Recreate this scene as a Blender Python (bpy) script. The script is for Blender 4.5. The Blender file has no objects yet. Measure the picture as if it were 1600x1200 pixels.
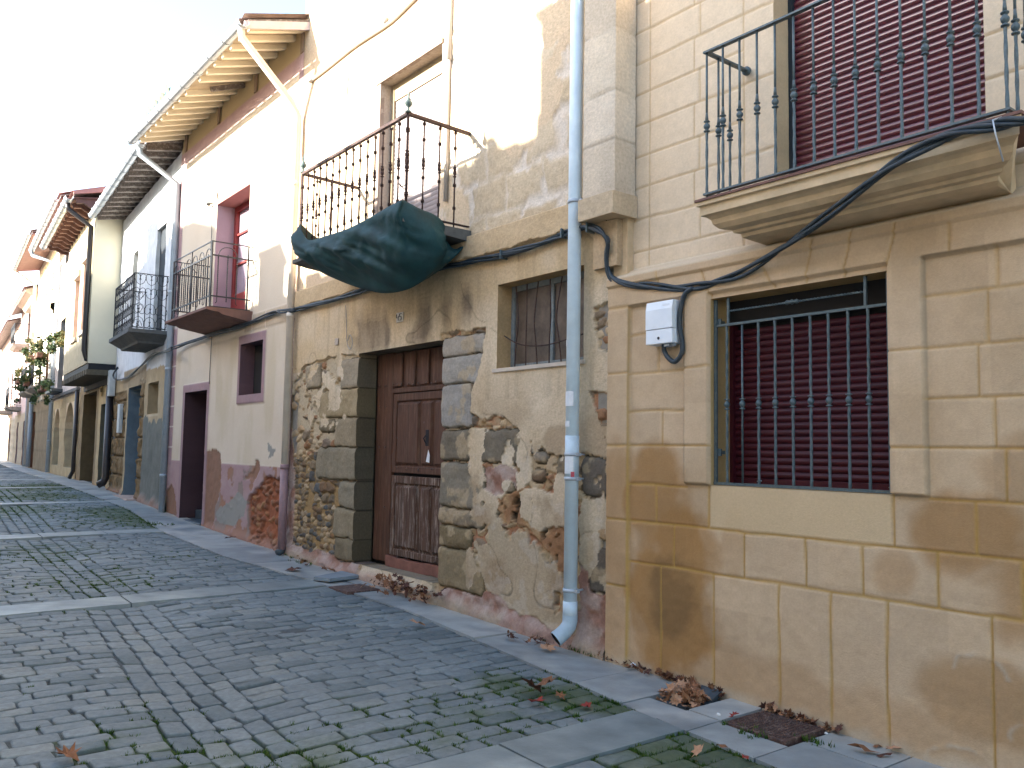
import bpy, math, random
import numpy as np
from mathutils import Matrix, Vector
R = math.radians
random.seed(5)
S = bpy.context.scene
# ---------------------------------------------------------------- camera
EYE = 1.55; PITCH = 4.44; ROLL = 0.99; F = 1334.0
cam = bpy.data.cameras.new('camera'); co = bpy.data.objects.new('camera', cam); S.collection.objects.link(co)
cam.sensor_fit = 'HORIZONTAL'; cam.sensor_width = 36; cam.lens = 36 * F / 1600
cam.clip_start = 0.05; cam.clip_end = 2000
S.camera = co
_p, _r = R(PITCH), R(ROLL)
fw = np.array([0, math.cos(_p), math.sin(_p)]); _u = np.array([0, -math.sin(_p), math.cos(_p)]); _x = np.array([1., 0, 0])
CX = math.cos(_r) * _x + math.sin(_r) * _u; CU = -math.sin(_r) * _x + math.cos(_r) * _u
m = Matrix(((CX[0], CU[0], -fw[0], 0), (CX[1], CU[1], -fw[1], 0), (CX[2], CU[2], -fw[2], EYE), (0, 0, 0, 1)))
co.matrix_world = m
# ---------------------------------------------------------------- light
SUN = Vector((-0.8915, -0.2995, 0.3400)).normalized()
w = bpy.data.worlds.new('World'); S.world = w; w.use_nodes = True
nt = w.node_tree; bg = nt.nodes['Background']
sky = nt.nodes.new('ShaderNodeTexSky'); sky.sky_type = 'NISHITA'; sky.sun_disc = False
sky.sun_elevation = math.asin(SUN.z); sky.sun_rotation = math.atan2(SUN.x, SUN.y)
sky.air_density = 1.0; sky.dust_density = 1.2; sky.ozone_density = 1.0; sky.altitude = 200
nt.links.new(sky.outputs[0], bg.inputs[0]); bg.inputs[1].default_value = 0.15
sl = bpy.data.lights.new('sun', 'SUN'); sl.energy = 5.0; sl.angle = R(0.6); sl.color = (1, .93, .82)
so = bpy.data.objects.new('sun', sl); S.collection.objects.link(so); so.location = (0, 0, 30)
so.rotation_mode = 'QUATERNION'; so.rotation_quaternion = SUN.to_track_quat('Z', 'Y')
S.view_settings.view_transform = 'Standard'; S.view_settings.look = 'None'
S.view_settings.exposure = 2.5; S.view_settings.gamma = 1.0
try: S.view_settings.use_curve_mapping = False
except Exception: pass
# ---------------------------------------------------------------- frames
class Frame:
    def __init__(s, P, az):
        s.P = np.array(P, float); s.az = R(az)
        s.d = np.array([math.sin(s.az), -math.cos(s.az)]); s.n = np.array([math.cos(s.az), math.sin(s.az)])
        s.rot = s.az - math.pi / 2
    def at(s, px, py, y=0.0):            # pixel of the photograph -> (x, z) on the upright plane y of this frame
        r = fw + (px - 800) / F * CX - (py - 600) / F * CU
        t = (s.P @ s.n + y) / (r[:2] @ s.n); q = t * r
        return float((q[:2] - s.P) @ s.d), float(q[2] + EYE)
    def x(s, px, py=650, y=0.0): return s.at(px, py, y)[0]
    def z(s, px, py, y=0.0): return s.at(px, py, y)[1]
    def w(s, x, y, z=0.0):
        q = s.P + s.d * x + s.n * y; return Vector((q[0], q[1], z))
PA = np.array([0.75137586, 6.50591035])
FA = Frame(PA, 38.1)
FC = Frame(PA - FA.d * 5.85, 37.7)
FD = Frame(FC.P - FC.d * 5.35, 33.6)
def gz(x): return np.interp(x, [-40, -34, -24, -18, -12, -9, -6, 0, 3, 8], [.36, .38, .45, .45, .37, .26, .17, 0, -.07, -.18])
def ground_px(px, py):                   # pixel -> (x, y) on the street surface, street frame FA
    r = fw + (px - 800) / F * CX - (py - 600) / F * CU; zz = 0.
    for _ in range(25):
        t = (zz - EYE) / r[2]; q = t * r[:2]; X = (q - FA.P) @ FA.d; Y = (q - FA.P) @ FA.n; zz = .5 * zz + .5 * gz(X)
    return float(X), float(Y)
# ---------------------------------------------------------------- noise
_rng = np.random.RandomState(7); _tab = _rng.rand(512, 512)
def vn(x, y, seed=0):
    x = x + seed * 17.31; y = y + seed * 9.77
    xi = np.floor(x).astype(int); yi = np.floor(y).astype(int); fx = x - xi; fy = y - yi
    fx = fx * fx * (3 - 2 * fx); fy = fy * fy * (3 - 2 * fy)
    a = _tab[xi & 511, yi & 511]; b = _tab[(xi + 1) & 511, yi & 511]; c = _tab[xi & 511, (yi + 1) & 511]; d = _tab[(xi + 1) & 511, (yi + 1) & 511]
    return (a * (1 - fx) + b * fx) * (1 - fy) + (c * (1 - fx) + d * fx) * fy
def fbm(x, y, s, o=4, seed=0):
    v = 0; a = .5; t = 0
    for k in range(o): v = v + a * vn(x / s * 2 ** k, y / s * 2 ** k, seed + k * 3); t += a; a *= .5
    return v / t
def hsh(i, j, seed=0): return _tab[(i * 7 + j * 131 + seed * 53) & 511, (j * 11 + i * 57 + seed * 29) & 511]
def worley(x, y, cx, cy, seed=0):
    gx = x / cx; gy = y / cy; ix = np.floor(gx).astype(int); iy = np.floor(gy).astype(int)
    d1 = np.full(x.shape, 9.); d2 = np.full(x.shape, 9.); idv = np.zeros(x.shape); id2 = np.zeros(x.shape)
    for a in (-1, 0, 1):
        for b in (-1, 0, 1):
            i = ix + a; j = iy + b
            px = i + .15 + .7 * hsh(i, j, seed); py = j + .15 + .7 * hsh(i, j, seed + 1)
            d = np.hypot(gx - px, gy - py); k = hsh(i, j, seed + 2); k2 = hsh(i, j, seed + 5)
            n = d < d1
            d2 = np.where(n, d1, np.minimum(d2, d)); idv = np.where(n, k, idv); id2 = np.where(n, k2, id2); d1 = np.where(n, d, d1)
    return d1, d2, idv, id2
def sm(a, b, x): t = np.clip((x - a) / (b - a), 0, 1); return t * t * (3 - 2 * t)
def inside(X, Z, poly):
    r = np.zeros(X.shape, bool); n = len(poly)
    for i in range(n):
        x0, z0 = poly[i]; x1, z1 = poly[(i + 1) % n]
        if z0 == z1: continue
        c = ((z0 > Z) != (z1 > Z)) & (X < (x1 - x0) * (Z - z0) / (z1 - z0) + x0); r ^= c
    return r
def lin(h):
    if isinstance(h, str): h = [int(h[i:i + 2], 16) for i in (0, 2, 4)]
    return np.array([((c / 255) / 12.92 if c / 255 <= .04045 else ((c / 255 + .055) / 1.055) ** 2.4) for c in h])
def mixc(a, b, t): return a * (1 - t[..., None]) + b * t[..., None]
def full(X, c): return np.broadcast_to(np.array(c, float), X.shape + (3,)).copy()
# ---------------------------------------------------------------- materials
def mat(name, col=None, rough=.7, bump=.0, bscale=60, var=.12, vscale=6, metal=0, attr=False, spec=.4, alpha=None, var2=None):
    m = bpy.data.materials.new(name); m.use_nodes = True; t = m.node_tree; b = t.nodes['Principled BSDF']
    b.inputs['Roughness'].default_value = rough; b.inputs['Metallic'].default_value = metal
    b.inputs['Specular IOR Level'].default_value = spec
    tc = t.nodes.new('ShaderNodeTexCoord')
    n = t.nodes.new('ShaderNodeTexNoise'); n.inputs['Scale'].default_value = vscale; n.inputs['Detail'].default_value = 6; n.inputs['Roughness'].default_value = .65
    t.links.new(tc.outputs['Object'], n.inputs['Vector'])
    mr = t.nodes.new('ShaderNodeMapRange'); mr.inputs[1].default_value = .3; mr.inputs[2].default_value = .7
    mr.inputs[3].default_value = 1 - var; mr.inputs[4].default_value = 1 + var
    t.links.new(n.outputs['Fac'], mr.inputs[0])
    mx = t.nodes.new('ShaderNodeMix'); mx.data_type = 'RGBA'; mx.blend_type = 'MULTIPLY'; mx.inputs[0].default_value = 1
    if attr:
        a = t.nodes.new('ShaderNodeAttribute'); a.attribute_name = 'Col'; t.links.new(a.outputs['Color'], mx.inputs[6])
    elif var2 is not None:
        m2 = t.nodes.new('ShaderNodeMix'); m2.data_type = 'RGBA'; m2.inputs[6].default_value = (*col, 1); m2.inputs[7].default_value = (*var2, 1)
        n3 = t.nodes.new('ShaderNodeTexNoise'); n3.inputs['Scale'].default_value = vscale * 2.3; n3.inputs['Detail'].default_value = 8; n3.inputs['Roughness'].default_value = .75
        t.links.new(tc.outputs['Object'], n3.inputs['Vector'])
        r3 = t.nodes.new('ShaderNodeMapRange'); r3.inputs[1].default_value = .5; r3.inputs[2].default_value = .62; t.links.new(n3.outputs['Fac'], r3.inputs[0])
        t.links.new(r3.outputs[0], m2.inputs[0]); t.links.new(m2.outputs[2], mx.inputs[6])
    else: mx.inputs[6].default_value = (*col, 1)
    t.links.new(mr.outputs[0], mx.inputs[7]); t.links.new(mx.outputs[2], b.inputs['Base Color'])
    if bump:
        n2 = t.nodes.new('ShaderNodeTexNoise'); n2.inputs['Scale'].default_value = bscale; n2.inputs['Detail'].default_value = 8; n2.inputs['Roughness'].default_value = .7
        t.links.new(tc.outputs['Object'], n2.inputs['Vector'])
        bp = t.nodes.new('ShaderNodeBump'); bp.inputs['Strength'].default_value = 1; bp.inputs['Distance'].default_value = bump
        t.links.new(n2.outputs['Fac'], bp.inputs['Height']); t.links.new(bp.outputs['Normal'], b.inputs['Normal'])
    return m
M = dict(
 wall=mat('masonry', attr=True, rough=.9, bump=.0022, bscale=110, var=.07, vscale=60, spec=.15),
 rough_wall=mat('old_masonry', attr=True, rough=.95, bump=.006, bscale=60, var=.16, vscale=40, spec=.1),
 far_wall=mat('far_masonry', attr=True, rough=.9, bump=.006, bscale=14, var=.14, vscale=5, spec=.1),
 sett=mat('sett_stone', attr=True, rough=.72, bump=.004, bscale=55, var=.22, vscale=24, spec=.35),
 bed=mat('joint_bed', attr=True, rough=.95, bump=.01, bscale=60, var=.3, vscale=30, spec=.1),
 slab=mat('slate_slab', attr=True, rough=.5, bump=.003, bscale=30, var=.16, vscale=5, spec=.4),
 pvc=mat('grey_pvc', (.62, .74, .82), rough=.40, bump=.0006, bscale=50, var=.09, vscale=7),
 pvc_dirty=mat('weathered_pvc', (.52, .62, .68), rough=.5, bump=.0006, bscale=50, var=.14, vscale=9),
 tile_plate=mat('dirty_enamel', (.50, .46, .39), rough=.6, var=.25, vscale=50), pvc_low=mat('darker_grey_pvc', (.36, .45, .51), rough=.5, bump=.0006, bscale=50, var=.16, vscale=9),  # pvc_low: elbow's pvc, set darker than the pipe
 pvc_cream=mat('cream_painted_pipe', (.62, .55, .46), rough=.6, var=.1), pvc_pink=mat('pink_painted_pipe', (.28, .175, .18), rough=.6, bump=.001, var=.15, vscale=14),
 far_pvc=mat('far_grey_pipe', (.33, .38, .42), rough=.5, var=.12), loose=mat('loose_slab', (.20, .235, .26), rough=.6, bump=.003, bscale=30, var=.2, vscale=8), dull_box=mat('dull_grey_box', (.46, .48, .47), rough=.6, var=.1),
 brown_pipe=mat('dark_brown_pipe', (.022, .018, .018), rough=.4, var=.15),
 zinc=mat('zinc_gutter', (.42, .46, .50), rough=.4, metal=.3, var=.15, vscale=5),
 iron=mat('grey_painted_iron', (.085, .115, .125), rough=.45, metal=.3, bump=.0015, bscale=120, var=.25, vscale=40),
 iron_rail=mat('dark_iron_rail', (.03, .032, .036), rough=.5, metal=.4, bump=.001, bscale=90, var=.3, vscale=30),
 rust=mat('rusty_brown_iron', (.045, .026, .024), rough=.7, metal=.2, bump=.002, bscale=90, var=.35, vscale=30, var2=(.10, .05, .03)),
 black=mat('black_iron', (.008, .008, .011), rough=.7, metal=0, var=.2, vscale=20),
 green_metal=mat('verdigris', (.09, .13, .12), rough=.6, bump=.001, var=.2, vscale=40),
 shutter=mat('burgundy_slats', (.052, .006, .011), rough=.45, bump=.0006, bscale=30, var=.12, vscale=5, spec=.3),
 shutter_gloss=mat('burgundy_glossy_slats', (.098, .010, .022), rough=.34, bump=.0006, bscale=30, var=.12, vscale=5, spec=.9),
 shutter_pale=mat('pale_slats', (.50, .43, .38), rough=.6, var=.08),
 box=mat('white_plastic', (.72, .76, .80), rough=.4, var=.05, vscale=8), box_dark=mat('grey_plastic', (.3, .33, .36), rough=.5),
 cable=mat('black_cable', (.028, .040, .050), rough=.5, bump=.0008, bscale=90, var=.3, vscale=20),
 conduit=mat('beige_conduit', (.40, .36, .32), rough=.7, var=.12),
 wood=mat('old_brown_wood', (.082, .033, .017), rough=.75, bump=.005, bscale=20, var=.35, vscale=6, var2=(.12, .064, .038)), 
 wood_w=mat('worn_wood', (.080, .040, .024), rough=.9, bump=.006, bscale=30, var=.35, vscale=5, var2=(.24, .19, .155)),
 stud=mat('iron_stud', (.11, .07, .055), rough=.5, metal=.4),
 rafter=mat('dark_old_rafter', (.13, .105, .09), rough=.9, bump=.003, var=.45, vscale=8, var2=(.30, .27, .25)),
 rafter_cream=mat('cream_rafter', (.74, .66, .50), rough=.8, bump=.002, var=.08, vscale=6),
 rafter_red=mat('red_brown_rafter', (.13, .065, .055), rough=.8, var=.18),
 tile=mat('clay_tile', (.34, .24, .21), rough=.9, bump=.006, bscale=25, var=.3, vscale=6, var2=(.30, .25, .21)),
 tile_red=mat('red_tile', (.42, .19, .16), rough=.8, bump=.004, var=.2),
 tarp=mat('green_mesh_fabric', (.0055, .040, .046), rough=.7, bump=.004, bscale=22, var=.35, vscale=4),
 glass=mat('dark_glass', (.012, .014, .017), rough=.08, spec=.7, var=.2), dusty=mat('dusty_glass', (.10, .075, .058), rough=.3, var=.5, vscale=7),
 dark=mat('dark_interior', (.02, .017, .016), rough=.9), frame_grey=mat('weathered_grey_frame', (.17, .19, .19), rough=.8, bump=.002, var=.25, vscale=20),
 red_wood=mat('red_painted_wood', (.20, .020, .017), rough=.5, var=.12), teal=mat('dark_teal_paint', (.010, .016, .022), rough=.8, var=.2),
 grey_door=mat('grey_painted_door', (.13, .145, .15), rough=.55, var=.25, vscale=4),
 concrete=mat('concrete', (.27, .24, .20), rough=.9, bump=.006, bscale=20, var=.25, vscale=7), concrete_dark=mat('dark_concrete', (.10, .10, .095), rough=.9, bump=.006, bscale=20, var=.25, vscale=7),
 concrete_red=mat('red_brown_slab', (.17, .09, .07), rough=.9, bump=.004, bscale=20, var=.2, vscale=7),
 cream_stone=mat('cream_stone', (.56, .42, .26), rough=.9, bump=.003, bscale=40, var=.14, vscale=9),
 white=mat('white_paint', (.75, .73, .70), rough=.8, var=.06), paper=mat('sticker_paper', (.66, .68, .70), rough=.7, var=.08, vscale=30), red_ink=mat('red_ink', (.42, .07, .09), rough=.7),
 ink=mat('black_ink', (.03, .03, .04), rough=.7), rusty_plate=mat('rusty_cast_plate', (.075, .040, .032), rough=.75, bump=.003, bscale=80, var=.35, vscale=18, var2=(.16, .115, .095)),
 leaf=mat('dry_leaf', (.20, .085, .038), rough=.8, bump=.001, var=.35, vscale=20), leaf_pale=mat('pale_dry_leaf', (.42, .23, .13), rough=.8, var=.25, vscale=20), leaf_dark=mat('dark_dry_leaf', (.085, .032, .020), rough=.8, var=.35, vscale=20), leaf_red=mat('red_dry_leaf', (.24, .03, .02), rough=.8, var=.2),
 moss=mat('moss', (.042, .085, .016), rough=.95, var=.45, vscale=9, spec=.1, var2=(.09, .13, .03)), foliage=mat('green_foliage', (.045, .080, .026), rough=.8, var=.4, vscale=9), foliage_y=mat('yellowing_foliage', (.12, .105, .03), rough=.8, var=.35, vscale=9),
 weed=mat('grey_weed', (.12, .14, .10), rough=.9), terracotta=mat('terracotta', (.17, .085, .06), rough=.85, var=.15), slate=mat('dark_slate', (.05, .065, .075), rough=.55, bump=.003, bscale=30, var=.25, vscale=10),
 ochre=mat('ochre_stone', (.42, .29, .13), rough=.9, var=.1), brick=mat('pale_brick', (.52, .42, .34), rough=.9, var=.2, vscale=14),
)
M['shutter_gloss'].node_tree.nodes['Principled BSDF'].inputs['Coat Weight'].default_value = .55; M['shutter_gloss'].node_tree.nodes['Principled BSDF'].inputs['Coat Roughness'].default_value = .30; M['shutter_gloss'].node_tree.nodes['Principled BSDF'].inputs['Coat IOR'].default_value = 1.8
# wood grain: stretch the noise of the two door woods along z
for k in ('wood', 'wood_w'):
    t = M[k].node_tree; tc = [n for n in t.nodes if n.type == 'TEX_COORD'][0]; mp = t.nodes.new('ShaderNodeMapping'); mp.inputs['Scale'].default_value = (3.2, 3.2, .28)
    t.links.new(tc.outputs['Object'], mp.inputs['Vector'])
    for n in t.nodes:
        if n.type == 'TEX_NOISE': t.links.new(mp.outputs[0], n.inputs['Vector'])
# ---------------------------------------------------------------- mesh builder
class MB:
    def __init__(s): s.v = []; s.f = []; s.sm = []
    def add(s, vs, fs, smooth=False):
        o = len(s.v); s.v += [tuple(map(float, q)) for q in vs]; s.f += [tuple(i + o for i in f) for f in fs]; s.sm += [smooth] * len(fs); return s
    def box(s, x0, x1, y0, y1, z0, z1, bev=0):
        if x0 > x1: x0, x1 = x1, x0
        if y0 > y1: y0, y1 = y1, y0
        if z0 > z1: z0, z1 = z1, z0
        if bev:
            b = min(bev, (x1 - x0) / 2.1, (y1 - y0) / 2.1, (z1 - z0) / 2.1); vs = []
            for X, sx in ((x0, 1), (x1, -1)):
                for Y, sy in ((y0, 1), (y1, -1)):
                    for Z, sz in ((z0, 1), (z1, -1)):
                        vs += [(X, Y + sy * b, Z + sz * b), (X + sx * b, Y, Z + sz * b), (X + sx * b, Y + sy * b, Z)]
            I = lambda i, j, k, a: (i * 4 + j * 2 + k) * 3 + a
            fs = [[I(i, 0, 0, 0), I(i, 1, 0, 0), I(i, 1, 1, 0), I(i, 0, 1, 0)] for i in (0, 1)] + [[I(0, j, 0, 1), I(1, j, 0, 1), I(1, j, 1, 1), I(0, j, 1, 1)] for j in (0, 1)] + [[I(0, 0, k, 2), I(1, 0, k, 2), I(1, 1, k, 2), I(0, 1, k, 2)] for k in (0, 1)]
            for j in (0, 1):
                for k in (0, 1): fs += [[I(0, j, k, 1), I(1, j, k, 1), I(1, j, k, 2), I(0, j, k, 2)], [I(j, 0, k, 0), I(j, 1, k, 0), I(j, 1, k, 2), I(j, 0, k, 2)], [I(j, k, 0, 0), I(j, k, 1, 0), I(j, k, 1, 1), I(j, k, 0, 1)]]
            for i in (0, 1):
                for j in (0, 1):
                    for k in (0, 1): fs.append([I(i, j, k, 0), I(i, j, k, 1), I(i, j, k, 2)])
            return s.add(vs, fs)
        vs = [(x, y, z) for x in (x0, x1) for y in (y0, y1) for z in (z0, z1)]
        return s.add(vs, [(0, 1, 3, 2), (4, 6, 7, 5), (0, 4, 5, 1), (2, 3, 7, 6), (0, 2, 6, 4), (1, 5, 7, 3)])
    def obox(s, p0, p1, w, h, up=(0, 0, 1), bev=0):   # bar between two points
        p0 = Vector(p0); p1 = Vector(p1); d = (p1 - p0); L = d.length; d.normalize(); up = Vector(up)
        sd = d.cross(up).normalized(); u = sd.cross(d).normalized(); vs = []
        for q in (p0, p1):
            for a, b in ((-1, -1), (1, -1), (1, 1), (-1, 1)): vs.append(q + sd * (a * w / 2) + u * (b * h / 2))
        return s.add(vs, [(0, 1, 2, 3), (7, 6, 5, 4), (0, 4, 5, 1), (1, 5, 6, 2), (2, 6, 7, 3), (3, 7, 4, 0)])
    def tube(s, pts, r, n=8, cap=True, smooth=True):
        pts = [Vector(p) for p in pts]; N = len(pts); rs = r if hasattr(r, '__len__') else [r] * N
        t = (pts[1] - pts[0]).normalized(); a = Vector((0, 0, 1)) if abs(t.z) < .9 else Vector((1, 0, 0)); u = t.cross(a).normalized(); vs = []
        for i in range(N):
            d = (pts[min(i + 1, N - 1)] - pts[max(i - 1, 0)]).normalized(); u = (u - d * u.dot(d)).normalized(); v = d.cross(u)
            for k in range(n): an = 2 * math.pi * k / n; vs.append(pts[i] + (u * math.cos(an) + v * math.sin(an)) * rs[i])
        fs = [(i * n + k, i * n + (k + 1) % n, (i + 1) * n + (k + 1) % n, (i + 1) * n + k) for i in range(N - 1) for k in range(n)]
        if cap: fs += [tuple(range(n))[::-1], tuple((N - 1) * n + k for k in range(n))]
        return s.add(vs, fs, smooth)
    def lathe(s, c, prof, n=10, axis='z'):
        vs = []
        for z, r in prof:
            for k in range(n):
                a = 2 * math.pi * k / n; X, Y = r * math.cos(a), r * math.sin(a)
                vs.append((c[0] + X, c[1] + Y, c[2] + z) if axis == 'z' else ((c[0] + z, c[1] + X, c[2] + Y) if axis == 'x' else (c[0] + X, c[1] + z, c[2] + Y)))
        N = len(prof)
        return s.add(vs, [(i * n + k, i * n + (k + 1) % n, (i + 1) * n + (k + 1) % n, (i + 1) * n + k) for i in range(N - 1) for k in range(n)] + [tuple(range(n))[::-1], tuple((N - 1) * n + k for k in range(n))], True)
    def twist(s, c, z0, z1, w, pitch=.1):             # twisted square bar
        N = max(4, int((z1 - z0) / .02)); vs = []
        for i in range(N + 1):
            z = z0 + (z1 - z0) * i / N; a0 = 2 * math.pi * (z - z0) / pitch / 2
            for k in range(4): a = a0 + math.pi / 4 + k * math.pi / 2; vs.append((c[0] + w * .707 * math.cos(a), c[1] + w * .707 * math.sin(a), z))
        return s.add(vs, [(i * 4 + k, i * 4 + (k + 1) % 4, (i + 1) * 4 + (k + 1) % 4, (i + 1) * 4 + k) for i in range(N) for k in range(4)])
    def prism(s, poly, y0, y1):                        # outline in x,z given a thickness in y
        n = len(poly); vs = [(x, y0, z) for x, z in poly] + [(x, y1, z) for x, z in poly]
        return s.add(vs, [tuple(range(n)), tuple(range(2 * n - 1, n - 1, -1))] + [(i, i + n, (i + 1) % n + n, (i + 1) % n) for i in range(n)])
    def prismx(s, poly, x0, x1):                       # outline in y,z swept along x
        n = len(poly); vs = [(x0, y, z) for y, z in poly] + [(x1, y, z) for y, z in poly]
        return s.add(vs, [tuple(range(n)), tuple(range(2 * n - 1, n - 1, -1))] + [(i, i + n, (i + 1) % n + n, (i + 1) % n) for i in range(n)])
COL = S.collection
class Thing:
    """an Empty at the thing's base; its parts are given in the coordinates of the frame it stands in"""
    def __init__(s, name, label, cat, frame, org=(0, 0, 0), group=None):
        s.fr = frame; s.org = Vector(org); o = bpy.data.objects.new(name, None); o.empty_display_size = .3; COL.objects.link(o)
        o.location = frame.w(org[0], org[1], org[2]); o.rotation_euler = (0, 0, frame.rot)
        o['label'] = label; o['category'] = cat
        if group: o['group'] = group
        s.o = o
def finish(name, me, mt, parent, org, loc=None):
    me.materials.append(mt); o = bpy.data.objects.new(name, me); COL.objects.link(o)
    if parent is not None: o.parent = parent
    return o
def part(T, name, mb, mt, parent=None, base=None):
    """mesh part of thing T; base = local origin for copies; parent = a part object when it is a sub-part"""
    me = bpy.data.meshes.new(name); org = Vector(base) if base is not None else T.org
    pb = Vector(parent['_b']) if parent is not None else T.org
    me.from_pydata([(x - org[0], y - org[1], z - org[2]) for x, y, z in mb.v], [], mb.f)
    me.polygons.foreach_set('use_smooth', mb.sm); me.update(); me.materials.append(mt)
    o = bpy.data.objects.new(name, me); COL.objects.link(o); o.parent = parent if parent is not None else T.o
    o.location = org - pb; o['_b'] = tuple(org); return o
def dup(o, dx=0, dy=0, dz=0):
    c = o.copy(); COL.objects.link(c); c.parent = o.parent; c.location = o.location + Vector((dx, dy, dz)); b = o['_b']; c['_b'] = (b[0] + dx, b[1] + dy, b[2] + dz); return c
def single(name, mb, mt, frame, org, label=None, cat=None, group=None, kind=None):
    me = bpy.data.meshes.new(name); me.from_pydata([(x - org[0], y - org[1], z - org[2]) for x, y, z in mb.v], [], mb.f)
    me.polygons.foreach_set('use_smooth', mb.sm); me.update(); me.materials.append(mt)
    o = bpy.data.objects.new(name, me); COL.objects.link(o); o.location = frame.w(*org); o.rotation_euler = (0, 0, frame.rot)
    if label: o['label'] = label
    if cat: o['category'] = cat
    if group: o['group'] = group
    if kind: o['kind'] = kind
    return o
def raw_mesh(name, V, Fq, C=None, smooth=True):
    me = bpy.data.meshes.new(name); n = len(V); m_ = len(Fq); k = Fq.shape[1]
    me.vertices.add(n); me.vertices.foreach_set('co', np.ascontiguousarray(V, np.float32).ravel())
    me.loops.add(m_ * k); me.loops.foreach_set('vertex_index', np.ascontiguousarray(Fq, np.int32).ravel())
    me.polygons.add(m_); me.polygons.foreach_set('loop_start', np.arange(0, m_ * k, k, dtype=np.int32))
    me.polygons.foreach_set('use_smooth', np.full(m_, smooth)); me.update(calc_edges=True)
    if C is not None:
        at = me.color_attributes.new('Col', 'FLOAT_COLOR', 'POINT'); c4 = np.ones((n, 4), np.float32); c4[:, :3] = np.clip(C, 0, 1); at.data.foreach_set('color', c4.ravel())
    return me
def axis_pts(a, b, res, cuts):
    ks = sorted(set([a, b] + [c for c in cuts if a < c < b])); out = []
    for p, q in zip(ks[:-1], ks[1:]):
        r = res(0.5 * (p + q)) if callable(res) else res; n = max(1, int(round((q - p) / r))); out += list(np.linspace(p, q, n + 1)[:-1])
    return np.array(out + [b])
def front(T, name, x0, x1, z0, z1, res, holes, fn, mt, cuts_x=(), cuts_z=(), zres=None):
    """facade surface with real relief: fn(X, Z) -> outward height and colour; holes = (xa, xb, za, zb, depth[, colour])"""
    cx = list(cuts_x); cz = list(cuts_z)
    for h in holes: cx += [h[0], h[1]]; cz += [h[2], h[3]]
    xs = axis_pts(x0, x1, res, cx); zs = axis_pts(z0, z1, zres if zres else (res if not callable(res) else res(None)), cz)
    X, Z = np.meshgrid(xs, zs); H, C = fn(X, Z)
    V = np.stack([X, -H, Z], -1).reshape(-1, 3); Cc = C.reshape(-1, 3); nx = len(xs); nz = len(zs)
    i, j = np.meshgrid(np.arange(nx - 1), np.arange(nz - 1)); i = i.ravel(); j = j.ravel()
    xc = .5 * (xs[i] + xs[i + 1]); zc = .5 * (zs[j] + zs[j + 1]); keep = np.ones(len(i), bool)
    for h in holes: keep &= ~((xc > h[0]) & (xc < h[1]) & (zc > h[2]) & (zc < h[3]))
    i = i[keep]; j = j[keep]; q = j * nx + i; Fq = np.stack([q, q + 1, q + 1 + nx, q + nx], -1)
    Vs = [V]; Cs = [Cc]; Fs = [Fq]; off = len(V)
    for h in holes:
        ia = int(np.argmin(abs(xs - h[0]))); ib = int(np.argmin(abs(xs - h[1]))); ja = int(np.argmin(abs(zs - h[2]))); jb = int(np.argmin(abs(zs - h[3])))
        loops = [[(ia, k) for k in range(ja, jb + 1)], [(k, jb) for k in range(ia, ib + 1)], [(ib, k) for k in range(jb, ja - 1, -1)], [(k, ja) for k in range(ib, ia - 1, -1)]]
        for L in loops:
            idx = np.array([b * nx + a for a, b in L]); p = V[idx]; c = Cc[idx]; K = 8; rows = []; rc = []
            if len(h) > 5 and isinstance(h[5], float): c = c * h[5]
            elif len(h) > 5: c = full(c[:, 0], h[5]) * (.85 + .3 * fbm(p[:, 0] * 3 + p[:, 2], p[:, 2], .3)[:, None])
            for k in range(K + 1):
                t = k / K; r = p.copy(); r[:, 1] = p[:, 1] * (1 - t) + h[4] * t
                nn = (fbm(p[:, 0] + p[:, 2], r[:, 1] * 1.0 + 5, .07, 3, 4) - .5) * .006 * math.sin(math.pi * t)
                r[:, 0] += nn; r[:, 2] += nn
                rows.append(r); rc.append(c * (.94 + .12 * fbm(p[:, 0] + p[:, 2] + 3, r[:, 1], .12, 3)[:, None]))
            n = len(idx); Vs.append(np.concatenate(rows)); Cs.append(np.concatenate(rc)); fa = []
            for k in range(K):
                a = off + k * n + np.arange(n - 1); fa.append(np.stack([a, a + 1, a + 1 + n, a + n], -1))
            Fs.append(np.concatenate(fa)); off += (K + 1) * n
    V = np.concatenate(Vs) - np.array(T.org); me = raw_mesh(name, V, np.concatenate(Fs), np.concatenate(Cs)); me.materials.append(mt)
    o = bpy.data.objects.new(name, me); COL.objects.link(o); o.parent = T.o; o['_b'] = tuple(T.org); return o
def shell(T, x0, x1, z1, col, depth=8, zf=-.4):
    mb = MB(); mb.box(x0 + .004, x0 + .15, .02, depth, zf, z1 - .05); mb.box(x1 - .15, x1 - .004, .02, depth, zf, z1 - .05); mb.box(x0 + .15, x1 - .15, depth - .2, depth, zf, z1 - .05)
    me = part(T, 'side_wall', mb, col)
    return me
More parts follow.
